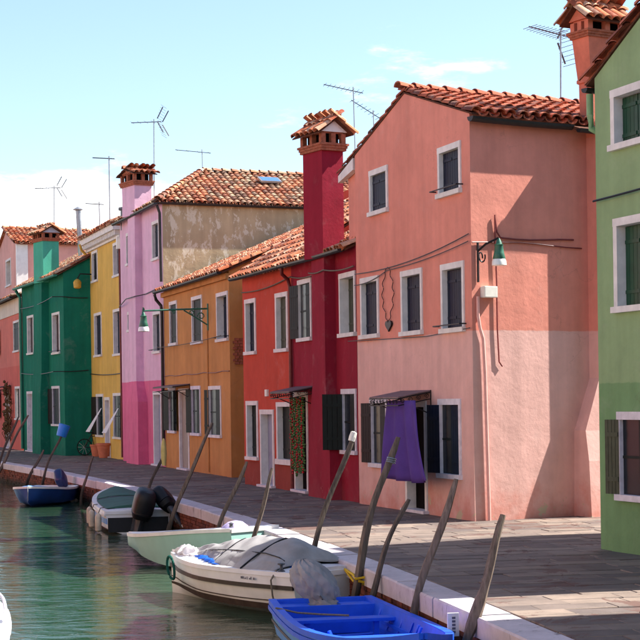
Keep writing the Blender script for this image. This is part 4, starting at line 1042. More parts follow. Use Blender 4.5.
def deck(root, fine, i0, i1, m, name='deck', camber=.04, dz=.0, inset=.05, hole=None):
    mb = MB(); r_ = []
    for f in fine[i0:i1 + 1]:
        p = f[0]; w = max(p.y - inset, .004); r_.append([V(p.x, w * k, p.z + dz + camber * (1 - k * k)) for k in (1, .6, .2, -.2, -.6, -1)])
    mb.grid(r_); mb.face(*r_[0]); mb.face(*r_[-1]); return mb.build(name, M[m], root, smooth=True, local=True)
def outboard(root, x, y, z, tilt, sc=1.0, m='blackmotor', yaw=0.0, roll=0.0):
    """cowling, mid leg, bracket and propeller; tilt swings the leg up and back"""
    Mx = Matrix.Translation((x, y, z)) @ Matrix.Rotation(yaw, 4, 'Z') @ Matrix.Rotation(roll, 4, 'X') @ Matrix.Rotation(tilt, 4, 'Y') @ Matrix.Scale(sc, 4)
    mb = MB(); secs = []
    for zz, lx, ly, cx in ((.10, .12, .09, 0), (.12, .20, .13, -.02), (.20, .245, .16, -.03), (.205, .235, .152, -.03), (.225, .235, .152, -.03), (.23, .25, .165, -.03), (.42, .265, .17, -.04), (.52, .25, .155, -.05), (.575, .22, .13, -.05), (.60, .15, .09, -.05)):
        secs.append([Mx @ V(cx + lx * math.copysign(abs(math.cos(t)) ** .55, math.cos(t)), ly * math.copysign(abs(math.sin(t)) ** .55, math.sin(t)), zz) for t in [2 * math.pi * k / 16 for k in range(16)]])
    mb.loft(secs); mot = mb.build('outboard_motor', M[m], root, smooth=True, local=True)
    mb = MB(); secs = []
    for zz, lx, ly in ((.14, .11, .08), (-.05, .09, .06), (-.35, .085, .045), (-.52, .08, .03), (-.62, .10, .03), (-.72, .04, .012)):
        secs.append([Mx @ V(lx * math.cos(t) - .02, ly * math.sin(t), zz) for t in [2 * math.pi * k / 10 for k in range(10)]])
    mb.loft(secs); mb.build('leg', M['greymotor'], mot, smooth=True, local=True)
    mb = MB(); mb.hexa([Mx @ V(*q) for q in ((.08, -.09, -.2), (.2, -.09, -.2), (.2, .09, -.2), (.08, .09, -.2), (.08, -.09, .1), (.2, -.09, .1), (.2, .09, .1), (.08, .09, .1))]); mb.build('bracket', M['greymotor'], mot, local=True)
    mb = MB()
    for k in range(3):
        a = 2 * math.pi * k / 3; c_, s_ = math.cos(a), math.sin(a)
        mb.hexa([Mx @ V(-.13 + dx, c_ * r_ - s_ * w, s_ * r_ + c_ * w - .58) for dx, r_, w in ((0, .02, -.02), (0, .12, -.045), (.02, .12, .045), (.02, .02, .02), (-.01, .02, -.02), (-.01, .12, -.045), (.01, .12, .045), (.01, .02, .02))])
    mb.lathe(Mx @ V(-.13, 0, -.58), [(.03, -.03), (.035, 0), (.03, .03)], 8); mb.build('propeller', M['whiteplastic'], mot, local=True)
    mb = MB(); mb.tube([Mx @ V(.2, .03, .25), Mx @ V(.35, .03, .27), Mx @ V(.55, .03, .25)], .018 * sc, 6); mb.build('tiller', M['greymotor'], mot, local=True)
    return mot

# blue open boat, stern towards the houses
b6 = put('rowing_boat', 'bright blue open wooden boat with a canvas wrapped motor', -.03, 20.68, (.19, -.98))
f6 = hull(b6, [(0, .62, .46, .54, .06, -.06), (1.2, .69, .44, .58, .04, -.10), (2.6, .72, .45, .60, .04, -.10), (3.9, .58, .52, .42, .07, -.08), (4.6, .30, .60, .18, .14, -.02), (5.0, .03, .68, .02, .3, .12)], 'boatblue2', 'boatblue', .075, 'boatblue', .10)
strake(b6, f6, .30, .05, 'boatblue', out=.03); strake(b6, f6, 1.0, .03, 'blackrub', out=.015)
for y0, y1 in ((.19, .56), (-.56, -.19)):
    mb = MB(); mb.box(.02, .46, y0, y1, .40, .435); mb.build('stern_deck', M['boatblue'], b6, local=True, bevel=.006)
mb = MB(); mb.box(.44, .475, -.575, .575, .11, .445); mb.build('bulkhead', M['boatblue'], b6, local=True, bevel=.006)
for x in (1.15, 2.75):
    mb = MB(); w = .645; mb.box(x, x + .24, -w, w, .355, .395); mb.build('thwart', M['boatblue'], b6, local=True, bevel=.008)
    for y0 in (-.4, .4): mb = MB(); mb.box(x + .09, x + .15, y0 - .03, y0 + .03, .11, .354); mb.build('thwart_post', M['boatblue'], b6, local=True)
for sg in (1, -1):
    for zz in (.20, .29):
        mb = MB(); r_ = []
        for f in f6[3:15]:
            k = (zz - .1) / (f[0].z - .1); y = (f[2].y - .05) + (f[0].y - .075 - f[2].y + .05) * k; r_.append([V(f[0].x, sg * (y - .035), zz - .02), V(f[0].x, sg * (y + .003), zz - .02), V(f[0].x, sg * (y + .003), zz + .02), V(f[0].x, sg * (y - .035), zz + .02)])
        mb.loft(r_); mb.build('stringer', M['boatblue'], b6, local=True)
for i in range(6):
    for sg in (1, -1):
        x = .75 + i * .45; f = f6[min(int(x / 5 * len(f6)), len(f6) - 1)]
        mb = MB(); mb.tube([V(x, sg * (f[0].y - .09), f[0].z - .03), V(x, sg * (f[2].y - .08), .13), V(x, sg * .05, .115)], .02, 4); mb.build('rib', M['boatblue'], b6, local=True)
outboard(b6, -.10, -.04, .36, R(4), .62, 'blackmotor')
mb = MB(); mb.tube([V(.9, -.70, .49), V(.95, -.45, .43), V(1.05, -.2, .415), V(1.2, .1, .41)], .012, 5); mb.build('mooring_line', M['rope'], b6, local=True)
mb = MB(); mb.box(3.40, 3.425, .66, .78, .44, .68); pl = mb.build('number_plate', M['whiteplastic'], b6, local=True, bevel=.004)
mb = MB()
for k in range(5): mb.box(3.4255, 3.431, .705, .74, .475 + k * .036, .498 + k * .036)
mb.build('lettering', M['ink'], pl, local=True)
# canvas over its motor
mb = MB(); secs = []; rg = random.Random(8)
ph = [rg.uniform(0, 6.28) for _ in range(3)]
PR = ((.30, .17, .22, -.05, .10), (.34, .21, .28, -.05, .10), (.40, .17, .24, -.05, .06), (.46, .14, .20, -.05, .03), (.54, .18, .24, -.07, -.01), (.66, .21, .26, -.08, -.06), (.78, .20, .235, -.10, -.11), (.87, .16, .17, -.12, -.14), (.92, .10, .10, -.13, -.16), (.94, .03, .04, -.13, -.17))
for i in range(37):
    q = i / 36 * (len(PR) - 1); a_ = min(int(q), len(PR) - 2); w_ = q - a_
    zz, rx, ry, ox, oy = [PR[a_][n_] * (1 - w_) + PR[a_ + 1][n_] * w_ for n_ in range(5)]
    ring = []
    for k in range(72):
        t_ = 2 * math.pi * k / 72
        fo = 1 + .07 * math.sin(7 * t_ + ph[0] + q * .5) + .05 * abs(math.sin(9 * t_ + ph[1] - q * .9)) + .04 * math.sin(3 * t_ + q * 1.3) + .035 * math.sin(19 * t_ + 3 * math.sin(q * 2.1)) + .03 * math.sin(q * 6 + 2 * math.sin(5 * t_))
        ring.append(V(ox + rx * fo * math.cos(t_), oy + ry * fo * math.sin(t_), zz + .012 * math.sin(11 * t_ + q * 3)))
    secs.append(ring)
mb.loft(secs); o = mb.build('canvas_cover', M['canvas'], smooth=True); o.location = b6.location; o.rotation_euler = b6.rotation_euler
tag(o, 'grey canvas cover tied over the outboard of the bright blue boat', 'cover')

# white motor boat under a grey tarpaulin
b5 = put('motor_boat', 'white motor boat with black rubbing strake under a grey tarpaulin', .15, 22.82, (-.62, .785))
f5 = hull(b5, [(0, .70, .58, .60, .10, -.08), (1.1, .78, .57, .68, .08, -.12), (2.2, .70, .56, .56, .08, -.12), (3.1, .40, .56, .26, .10, -.10), (3.62, .14, .57, .07, .12, -.08), (3.90, .015, .58, .01, .14, -.05)], 'creamhull', 'gelcoat', .12, None, wl=.17)
mb = MB()
for sg, e0, e1 in ((1, 0, 1), (-1, 8, 7)):
    mb.grid([[f[e0] + V(0, sg * .007, .02), f[e0].lerp(f[e1], .62) + V(0, sg * .007, 0)] for f in f5])
mb.build('topsides', M['gelcoat'], b5, local=True)
strake(b5, f5, .66, .055, 'blackrub', out=.028); strake(b5, f5, 1.35, .012, 'antifoul', 'chine_line', .008)
deck(b5, f5, 0, len(f5) - 1, 'gelcoat', camber=.05, dz=.02, inset=.03)
mb = MB()      # faded registration marks on the near topside (illegible in the photograph)
mb2 = []
for k, (dx, w, h) in enumerate(((0, .03, .03), (.06, .012, .04), (.085, .02, .02), (.15, .010, .035), (.19, .022, .018), (.24, .012, .035), (.275, .03, .03))):
    x = .72 + dx; f = f5[int(x / 3.86 * (len(f5) - 1))]
    y = f[0].y + .012; mb.box(x, x + w, y - .003, y + .0035, .475, .475 + h)
mb.build('lettering', M['ink'], b5, local=True)
mb = MB(); mb.lathe(V(.28, .66, .60), [(.05, 0), (.05, .02), (.02, .04), (.02, .09), (.05, .10), (.05, .12)], 8); mb.build('cleat', M['greymotor'], b5, local=True)
mb = MB(); mb.tube([V(3.27 + .09 * math.sin(t_), .40 + .06 * abs(math.cos(t_ / 2)) , .44 + .17 * math.cos(t_)) for t_ in [2 * math.pi * k / 20 for k in range(21)]], .02, 7); mb.build('bow_line', M['greenrope'], b5, local=True)
mb = MB(); mb.tube([V(.35, .69, .62), V(.34, .79, .5), V(.35, .76, .3), V(.36, .70, .12)], .014, 5); mb.build('side_line', M['rope'], b5, local=True)
# the tarpaulin
mb = MB(); rows = []; nx, ny = 96, 36
def crest(x):
    pts = [(.42, .06), (.55, .26), (.9, .36), (1.6, .35), (2.1, .29), (2.5, .22), (2.9, .14), (3.3, .08)]
    for (a, za), (b, zb) in zip(pts[:-1], pts[1:]):
        if a <= x <= b: return za + (zb - za) * (x - a) / (b - a)
    return .06
for i in range(nx + 1):
    x = .42 + (3.25 - .42) * i / nx; row = []; f = f5[min(int(x / 3.86 * (len(f5) - 1)), len(f5) - 1)]; hb = max(f[0].y - .04, .1)
    for j in range(ny + 1):
        k = -1 + 2 * j / ny; hgt = crest(x) * max(0, 1 - abs(k) ** 1.35)
        fold = .012 * math.sin(x * 9 + k * 5) * (1 - k * k) + .010 * math.sin(x * 5 - k * 9) + .004 * math.sin(x * 23 + 4 * math.sin(k * 4)) - .030 * max(0, 1 - abs(x - 1.05) / .05) - .03 * max(0, 1 - abs(x - 2.0) / .05) + .012 * abs(math.sin(x * 6 + k * 5))
        edge = .05 * math.sin(x * 7.3) * (abs(k) > .8)
        row.append(V(x, hb * k * (1.02 + edge), .615 + hgt + fold * .9 - .04 * (abs(k) ** 8)))
    rows.append(row)
mb.grid(rows); o = mb.build('tarpaulin', M['canvas'], smooth=True); o.location = b5.location; o.rotation_euler = b5.rotation_euler
sm = o.modifiers.new('thickness', 'SOLIDIFY'); sm.thickness = .006; tag(o, 'creased grey tarpaulin stretched over the white motor boat', 'tarpaulin'); trp = o
for xx in (1.05, 2.0):
    f = f5[min(int(xx / 3.86 * (len(f5) - 1)), len(f5) - 1)]; hb = f[0].y; mb = MB(); mb.tube([V(xx, hb * k, .628 + crest(xx) * max(0, 1 - abs(k) ** 1.35) - .02) for k in [-1 + j / 8 for j in range(17)]], .012, 5); mb.build('strap', M['iron'], trp, local=True)
mb = MB(); mb.tube([V(x, (f5[min(int(x / 3.86 * (len(f5) - 1)), len(f5) - 1)][0].y - .04) * .62, .63 + crest(x) * (1 - .62 ** 1.35)) for x in [.5 + j * .1 for j in range(24)]], .008, 5); mb.build('seam', M['iron'], trp, local=True)
for label, x0, x1, y, m, nm, amp in (('bright blue tarpaulin edge bunched along the white boat bow', 1.75, 3.15, .60, 'bluetarp', 'tarpaulin', .022), ('crumpled white cloth on the bow of the white motor boat', 2.95, 3.72, .22, 'whitecloth', 'cloth', .06), ('blue tarpaulin corner poking out at the stern of the white boat', .22, .5, .3, 'bluetarp', 'tarpaulin', .03)):
    mb = MB(); rows = []
    for i in range(23):
        t_ = i / 22; x = x0 + (x1 - x0) * t_; f = f5[min(int(x / 3.86 * (len(f5) - 1)), len(f5) - 1)]; yc = min(y, f[0].y * .95) if m != 'bluetarp' or x0 < 1 else f[0].y + .0
        env = math.sin(math.pi * min(max(t_, .02), .98)) ** .5
        rows.append([V(x + .02 * math.sin(a * 3), yc + (.05 if m == 'bluetarp' and x0 > 1 else .11) * env * math.cos(a) * (1 + .25 * math.sin(t_ * 23 + a)), .60 + amp * env * (.9 + math.sin(a)) * (1 + .5 * math.sin(t_ * 17 + 2 * a))) for a in [2 * math.pi * k / 12 for k in range(12)]])
    mb.loft(rows); o = mb.build(nm, M[m], smooth=True); o.location = b5.location; o.rotation_euler = b5.rotation_euler; tag(o, label, 'tarpaulin' if m == 'bluetarp' else 'cloth')

# pale turquoise boat
b4 = put('dinghy', 'pale turquoise dinghy with white gunwale, its bow lifted off the water', -1.12, 28.62, (-.70, .713))
f4 = hull(b4, [(0, .54, .74, .44, .08, -.05), (.9, .64, .68, .50, .05, -.08), (1.8, .60, .60, .46, .05, -.06), (2.6, .42, .53, .28, .13, .06), (3.1, .20, .50, .10, .24, .18), (3.4, .03, .49, .02, .34, .28)], 'turq', 'white', .12, 'boatblue2', .14, wl=.03)
deck(b4, f4, 9, len(f4) - 1, 'white', 'foredeck', .03, .015, .08); deck(b4, f4, 0, 3, 'white', 'stern_deck', .02, .015, .08)
mb = MB(); mb.box(1.05, 1.3, -.52, .52, .50, .54); mb.build('thwart', M['boatblue2'], b4, local=True, bevel=.006)
mb = MB(); mb.lathe(V(.12, .42, .78), [(.04, 0), (.03, .02), (.03, .05), (.05, .06), (.01, .08)], 8); mb.build('cleat', M['greymotor'], b4, local=True)
mb = MB(); secs = []
for zz, r_ in ((.46, .20), (.58, .26), (.68, .27), (.78, .21), (.85, .12), (.87, .03)):
    secs.append([V(.28 + r_ * (1 + .05 * math.sin(9 * t_)) * math.cos(t_), .18 + r_ * (1 + .05 * math.sin(9 * t_)) * math.sin(t_), zz) for t_ in [2 * math.pi * k / 36 for k in range(36)]])
mb.loft(secs); o = mb.build('cloth_bundle', M['lilaccloth'], smooth=True); o.location = b4.location; o.rotation_euler = b4.rotation_euler; tag(o, 'lilac striped cloth bundle at the stern of the pale turquoise dinghy', 'bundle')

# green covered motor boat with two black outboards
b3 = put('motor_boat', 'motor boat with dark green deck cover, hanging fenders and two black outboards', -4.02, 37.50, (-.2, .98))
f3 = hull(b3, [(0, .72, .48, .62, .08, -.08), (1.4, .78, .50, .68, .06, -.12), (3.0, .78, .54, .64, .06, -.12), (4.6, .62, .60, .44, .12, -.06), (5.6, .34, .66, .18, .22, .0), (6.2, .03, .70, .02, .4, .2)], 'gelcoat', 'gelcoat', .13, None, wl=.10)
strake(b3, f3, .25, .05, 'gelcoat', out=.035); strake(b3, f3, .9, .12, 'boatblue2', 'blue_band', .012)
deck(b3, f3, 0, 2, 'gelcoat', 'stern_deck', .03, .02, .06); deck(b3, f3, 16, len(f3) - 1, 'gelcoat', 'foredeck', .05, .02, .06)
deck(b3, f3, 2, 8, 'greencover', 'cover', .075, .045, .10); deck(b3, f3, 9, 16, 'greencover', 'cover', .075, .045, .10)
mb = MB(); fx = f3[8][0]; mb.tube([V(fx.x + .18, -.66, .56), V(fx.x + .18, -.3, .63), V(fx.x + .18, .3, .63), V(fx.x + .18, .66, .56)], .035, 6); mb.build('cover_batten', M['greymotor'], b3, local=True)
mb = MB(); mb.box(-.015, -.004, -.66, .66, .04, .36); mb.build('transom_panel', M['blackmotor'], b3, local=True)
for x in (.5, 1.8, 3.0):
    f = f3[int(x / 6.2 * (len(f3) - 1))]; y = f[0].y + .10
    mb = MB(); mb.lathe(V(x, y, .02), [(.02, 0), (.07, .04), (.075, .2), (.075, .32), (.06, .38), (.02, .42)], 10); fd = mb.build('fender', M['fender'], b3, smooth=True, local=True)
    mb = MB(); mb.tube([V(x, y, .42), V(x, y - .05, .55), V(x, y - .14, .56)], .012, 5); mb.build('lanyard', M['rope'], fd, local=True)
outboard(b3, -.22, .02, .20, R(-8), 1.38, 'blackmotor', roll=R(14)); outboard(b3, -.42, -.72, .48, R(30), 1.05, 'blackmotor', yaw=R(-14), roll=R(-38))

# small blue and white boat
b2 = put('dinghy', 'small blue dinghy with white deck rim and its motor tilted up at the quay', -7.82, 51.0, (-.10, -.995))
f2 = hull(b2, [(0, .66, .42, .56, .06, -.06), (1.0, .76, .42, .64, .04, -.08), (2.0, .78, .45, .60, .05, -.08), (2.7, .60, .50, .40, .10, -.04), (3.15, .36, .53, .18, .18, .04), (3.4, .02, .55, .01, .26, .14)], 'deepblue', 'white', .13, 'white', .16, wl=.05)
deck(b2, f2, 12, len(f2) - 1, 'boatblue2', 'foredeck', .04, .02, .08)
mb = MB(); mb.box(1.1, 1.4, -.62, .62, .33, .37); mb.build('thwart', M['white'], b2, local=True)
outboard(b2, -.12, .18, .42, R(52), .95, 'navy', roll=R(20))

# white boat at the left, only its rounded bow in view
b1 = put('motor_boat', 'white boat with a tubular bow rail on the open water side', -4.17, 13.6, (.05, .999))
f1 = hull(b1, [(0, .8, .5, .7, .08, -.08), (1.6, .88, .52, .74, .06, -.1), (3.4, .86, .56, .62, .08, -.1), (4.8, .56, .6, .32, .16, -.04), (5.6, .28, .62, .12, .25, .04), (6.2, .03, .64, .02, .36, .18)], 'gelcoat', 'gelcoat', .12, None)
strake(b1, f1, .3, .04, 'palegrey', out=.03); deck(b1, f1, 0, len(f1) - 1, 'gelcoat', camber=.08, dz=.02, inset=.06)
mb = MB()
for sg in (1, -1): mb.tube([V(f[0].x, sg * max(f[0].y - .05, 0), f[0].z + .16) for f in f1[8:]], .02, 6)
mb.build('bow_rail', M['palegrey'], b1, smooth=True, local=True)

# ------------------------------------------------------------------ mooring poles
POLES = [
 ((-12.12, 63.14, -.95), (-11.18, 63.35, 1.70), .06, 'dark mooring pole leaning by the low salmon house door'),
 ((-12.03, 63.17, -.95), (-10.81, 63.35, 1.77), .06, 'grey mooring pole leaning beside another in front of the salmon wall'),
 ((-10.02, 57.73, -.95), (-9.36, 57.94, .61), .06, 'short dark brown pole beside the motor of the small blue dinghy'),
 ((-8.96, 54.61, -.95), (-8.28, 54.84, 1.20), .05, 'leaning pole topped with a blue plastic can'),
 ((-6.69, 48.20, -.95), (-6.42, 48.45, .67), .045, 'thin upright pole between the blue dinghy and the green covered boat'),
 ((-4.12, 39.34, -.95), (-3.65, 39.61, .95), .05, 'pole wrapped with yellow cloth in front of the ochre house'),
 ((-3.20, 35.22, -.95), (-2.22, 35.49, 1.72), .05, 'long thin pole rising behind the tilted black outboard'),
 ((-2.06, 31.28, -.95), (-1.36, 31.54, 1.05), .05, 'straight grey pole in front of the alley by the ochre house'),
 ((-1.19, 28.05, -.95), (-.79, 28.36, 1.05), .045, 'pale slim pole in front of the grey door of the orange red house'),
 ((-.42, 23.99, -.95), (.48, 24.24, 1.72), .05, 'tall pale pole with a white tip in front of the crimson house'),
 ((.30, 21.98, -.95), (.99, 22.19, 1.68), .06, 'thick grey pole with yellow rope in front of the purple curtain'),
 ((.44, 20.98, -.95), (1.07, 21.21, .93), .045, 'thin dark pole beside the stern of the bright blue boat'),
 ((.86, 19.16, -.95), (1.54, 19.38, 1.25), .062, 'stout brown pole in front of the pink house window'),
 ((1.26, 16.92, -.95), (1.84, 17.15, .99), .066, 'stout dark pole with a knot on the sunlit quay stone'),
]
pole_objs = []
for i, (p, q, r_, label) in enumerate(POLES):
    rg = random.Random(100 + i); p, q = Vector(p), Vector(q); p.x -= .10 if i < 9 else 0; L_ = (q - p).length; n = 16; ax = (q - p).normalized(); sx = ax.cross(V(0, 1, 0)).normalized(); sy = ax.cross(sx)
    bend = rg.uniform(.03, .09); ph = rg.uniform(0, 6)
    rows = []
    for k in range(n + 1):
        t_ = k / n; c = V(0, 0, 0) + ax * (L_ * t_) + sx * (bend * math.sin(math.pi * t_) + .02 * math.sin(t_ * 9 + ph)) + sy * (.012 * math.sin(t_ * 7 + 2 * ph))
        rad = r_ * (.86 if i < 12 else .76) * (1.12 - .35 * t_) * (1 + .10 * math.sin(t_ * 17 + ph) * math.sin(t_ * 5)) * (.75 if k == n else 1)
        if i in (10, 13) and .42 < t_ < .62: rad *= 1.22
        rows.append([c + (sx * math.cos(a) + sy * math.sin(a)) * rad * (1 + .12 * math.sin(3 * a + t_ * 4 + ph)) for a in [2 * math.pi * m_ / 9 for m_ in range(9)]])
    mb = MB(); mb.loft(rows); o = mb.build('mooring_pole', M['wood'], smooth=True); o.location = p; tag(o, label, 'pole', 'mooring poles along the quay'); pole_objs.append(o)
def on_pole(i, t_): p, q = Vector(POLES[i][0]), Vector(POLES[i][1]); return p.lerp(q, t_), (q - p).normalized()
c, a = on_pole(3, .97); mb = MB(); mb.lathe(c, [(.155, -.02), (.165, .03), (.19, .36), (.20, .37), (.15, .38)], 14, a); o = mb.build('can', M['bluecan'], smooth=True); tag(o, 'blue plastic can stuck upside down on a mooring pole', 'can')
c, a = on_pole(9, .97); mb = MB(); mb.lathe(c, [(.045, -.06), (.05, 0), (.045, .07), (.02, .08)], 10, a); mb.build('tip_band', M['whiteplastic'], pole_objs[9])
c, a = on_pole(10, .875); mb = MB()
for k in range(3): mb.lathe(c + a * (k * .025), [(.058, -.01), (.066, 0), (.058, .01)], 10, a)
mb.build('rope_band', M['tin'], pole_objs[10])
c, a = on_pole(10, .30); mb = MB(); b_ = b5.location + V(.15, .1, .6)
mb.tube([c + V(.06, -.06, .05), c + V(-.08, -.09, .03), c.lerp(b_, .5) + V(0, 0, .0), b_], .018, 6); mb.tube([c + V(-.05, -.06, .0), c + V(.08, -.03, -.03), c + V(.06, -.09, -.05), c.lerp(b_, .5) + V(0, 0, -.08), b_], .018, 6)
o = mb.build('mooring_rope', M['yellowrope'], smooth=True); tag(o, 'yellow mooring rope from a thick pole to the white boat', 'rope')
c, a = on_pole(5, 1.0); mb = MB(); secs = []
for t_, r_ in ((-.25, .045), (-.1, .065), (.08, .07), (.2, .06), (.3, .045), (.38, .02)):
    secs.append([c + V(.02, 0, t_) + V(math.cos(k * .6283) * r_ * (1 + .2 * math.sin(k * 2.5)), math.sin(k * .6283) * r_, 0) for k in range(10)])
mb.loft(secs); o = mb.build('rolled_flag', M['yellowcloth'], smooth=True); tag(o, 'rolled yellow cloth tied at the top of a mooring pole', 'flag')

# ------------------------------------------------------------------ street lamps
def lamp_head(root, c, m='greeniron', sc=1.0):
    mb = MB(); mb.lathe(c, [(.02 * sc, .42 * sc), (.05 * sc, .36 * sc), (.07 * sc, .30 * sc), (.10 * sc, .29 * sc), (.085 * sc, .26 * sc), (.105 * sc, .12 * sc), (.135 * sc, 0), (.13 * sc, -.01 * sc)], 16); mb.build('shade', M[m], root, smooth=True)
    mb = MB(); mb.lathe(c, [(.13 * sc, -.012 * sc), (.15 * sc, -.06 * sc), (.155 * sc, -.14 * sc), (.13 * sc, -.15 * sc)], 16); mb.build('glass', M['lampglass'], root, smooth=True)
lp = thing('street_lamp', 'green bell street lamp on a curled iron bracket at the pink house corner', 'lamp', tuple(ps.P(.16, 4.5, .05)))
mb = MB(); mb.tube([ps.P(.12, 4.2, .03), ps.P(.12, 4.9, .03)], .022, 6); mb.tube([ps.P(.12, 4.75, .04), ps.P(.2, 4.86, .15), ps.P(.33, 4.95, .32), ps.P(.35, 4.96, .34)], .02, 6)
mb.tube([ps.P(.13 + .07 * math.cos(t_) * (1 - t_ / 12), 4.62 + .11 * math.sin(t_) * (1 - t_ / 14), .06 + .02 * t_) for t_ in [k * .5 for k in range(16)]], .014, 5)
mb.build('bracket', M['iron'], lp, smooth=True); lamp_head(lp, ps.P(.35, 4.60, .34), sc=.84)
lp = thing('street_lamp', 'green bell street lamp on a long bracket from the ochre wall', 'lamp', tuple(of.P(2.55, 4.7, 0)))
mb = MB(); mb.tube([of.P(2.55, 4.95, .01), of.P(2.55, 4.92, 1.0), of.P(2.55, 4.88, 1.95)], .03, 6); mb.tube([of.P(2.55, 4.45, .01), of.P(2.55, 4.6, .25), of.P(2.55, 4.9, .75)], .022, 6); mb.tube([of.P(2.55, 4.3, .01), of.P(2.55, 5.1, .01)], .035, 6)
for cx, cz, r_ in ((.22, 4.72, .12), (.5, 4.82, .08), (1.05, 4.84, .06)): mb.tube([of.P(2.55, cz + math.sin(t_) * r_ * (1 - t_ / 10), cx + math.cos(t_) * r_ * (1 - t_ / 10)) for t_ in [k * .55 for k in range(14)]], .018, 5)
mb.tube([of.P(2.55, 4.88, 1.95), of.P(2.55, 4.98, 1.97), of.P(2.55, 4.8, 1.99)], .03, 6); mb.build('bracket', M['greeniron'], lp, smooth=True); lamp_head(lp, of.P(2.55, 4.42, 1.97), sc=1.05)
lp = thing('street_lamp', 'small yellow lantern hanging beside the dark teal flank', 'lamp', tuple(yf.P(6.3, 7.3, .1)))
mb = MB(); mb.tube([yf.P(6.3, 7.5, .02), yf.P(6.3, 7.52, .5), yf.P(6.3, 7.3, .62)], .03, 6); mb.build('bracket', M['iron'], lp, smooth=True)
cc = yf.P(6.3, 6.95, .62); mb = MB(); mb.lathe(cc, [(.03, .36), (.12, .30), (.17, .22), (.15, .0), (.10, -.04)], 12); mb.build('lantern', M['yellowpipe'], lp, smooth=True)

# ------------------------------------------------------------------ small things on the walls
mb = MB(); ps.box(mb, .18, .46, 3.93, 4.13, .0, .14); o = mb.build('junction_box', M['whiteplastic'], bevel=.015); tag(o, 'cream electrical box under the lamp on the pink flank', 'electrical box')
cable('grey cable drooping down the orange lit pink flank', [ps.P(.50, 5.4, .03), ps.P(.50, 5.0, .03), ps.P(.52, 4.2, .03), ps.P(.52, 3.4, .03), ps.P(.55, 2.8, .03), ps.P(.62, 2.72, .03)], .014, 'copperpipe')
cable('double cable clipped along the top of the pink flank', [ps.P(.50, 5.35, .03), ps.P(.54, 5.1, .03), ps.P(.62, 5.0, .03)] + [ps.P(.62 + k * .33, 5.0 - .02 * math.sin(k), .03) for k in range(1, 6)], .016, 'copperpipe')
cable('thin cable crossing the pink flank at the lamp', [ps.P(0, 4.9, .025)] + [ps.P(.3 + k * .36, 4.9 + .03 * math.sin(k * .8), .025) for k in range(1, 7)], .012, 'copperpipe')
cable('wire sagging across the pink gable front above the windows', sag(pf.P(0, 5.05, .05), pf.P(5.95, 4.78, .05), .12), .010)
cable('second wire looping lower across the pink gable front', sag(pf.P(0, 4.92, .06), pf.P(4.1, 4.72, .04), .05) + sag(pf.P(4.1, 4.72, .04), pf.P(6, 4.55, .05), .06), .009)
cable('beaded wire looping along the crimson and red fronts below the eaves', sag(cf.P(.0, 4.98, .05), cf.P(1.4, 5.0, .3), .05) + sag(cf.P(1.5, 5.0, .3), cf.P(2.6, 5.02, .3), .03) + sag(cf.P(2.7, 5.02, .1), cf.P(5.1, 5.12, .05), .06) + sag(rf.P(.05, 5.12, .05), rf.P(3.95, 5.0, .05), .08), .016, 'rope')
cable('cable along the ochre front between the storeys', [of.P(k * .8, 3.03 + .02 * math.sin(k * 2), .03) for k in range(12)], .014, 'copperpipe')
cable('clothes line strung under the upper ochre windows', sag(of.P(0.0, 4.05, .25), of.P(8.9, 4.0, .25), .06), .012, 'rope')
cable('cable along the teal front above the windows', sag(ts.P(1.0, 6.55, .04), ts.P(0, 6.6, .04), .02, 4) + sag(tf.P(.05, 6.6, .45), tf.P(9.0, 6.6, .1), .1), .02)
cable('cable along the teal wall at first floor level', sag(ts.P(1.0, 3.55, .04), ts.P(0, 3.5, .04), .02, 4) + sag(tf.P(.05, 3.5, .45), tf.P(9.0, 3.6, .1), .08), .02)
cable('cable along the yellow front between the storeys', sag(yf.P(0, 3.3, .05), yf.P(7, 3.4, .05), .06), .02)
cable('thick cable along the lilac front above the windows', [gf.P(0, 6.05, .05), gf.P(2.6, 5.95, .05), gf.P(3.2, 5.9, .33), gf.P(4.6, 5.9, .33), gf.P(7.1, 5.75, .08)], .02)
cable('line crossing the sage green front below the top window', sag(nf.P(0.02, 4.93, .06), nf.P(4.8, 5.1, .06), .03), .016)
cable('wall tie bar line under the middle pink windows', [pf.P(.0, 3.40, .05), pf.P(2.0, 3.33, .05), pf.P(4.1, 3.36, .05), pf.P(6.4, 3.40, .06)], .009)
# heart ornament on wavy strings
ho = thing('wall_ornament', 'dark heart ornament on two wavy strings between the pink house windows', 'ornament', tuple(pf.P(4.05, 3.6, .03)))
for sg in (1, -1):
    mb = MB(); mb.tube([pf.P(4.08 + sg * (.30 * math.sin(math.pi * t_) ** .7 + .045 * math.sin(t_ * 28)), 4.78 - 1.06 * t_, .03) for t_ in [k / 40 for k in range(41)]], .009, 4); mb.build('string', M['iron'], ho)
mb = MB(); pts = [(16 * math.sin(t_) ** 3, 13 * math.cos(t_) - 5 * math.cos(2 * t_) - 2 * math.cos(3 * t_) - math.cos(4 * t_)) for t_ in [2 * math.pi * k / 28 for k in range(28)]]
mb.loft([[pf.P(4.05 + x * .0105, 3.63 + y * .0075, oo) for x, y in pts] for oo in (.012, .05)]); mb.build('heart', M['iron'], ho)

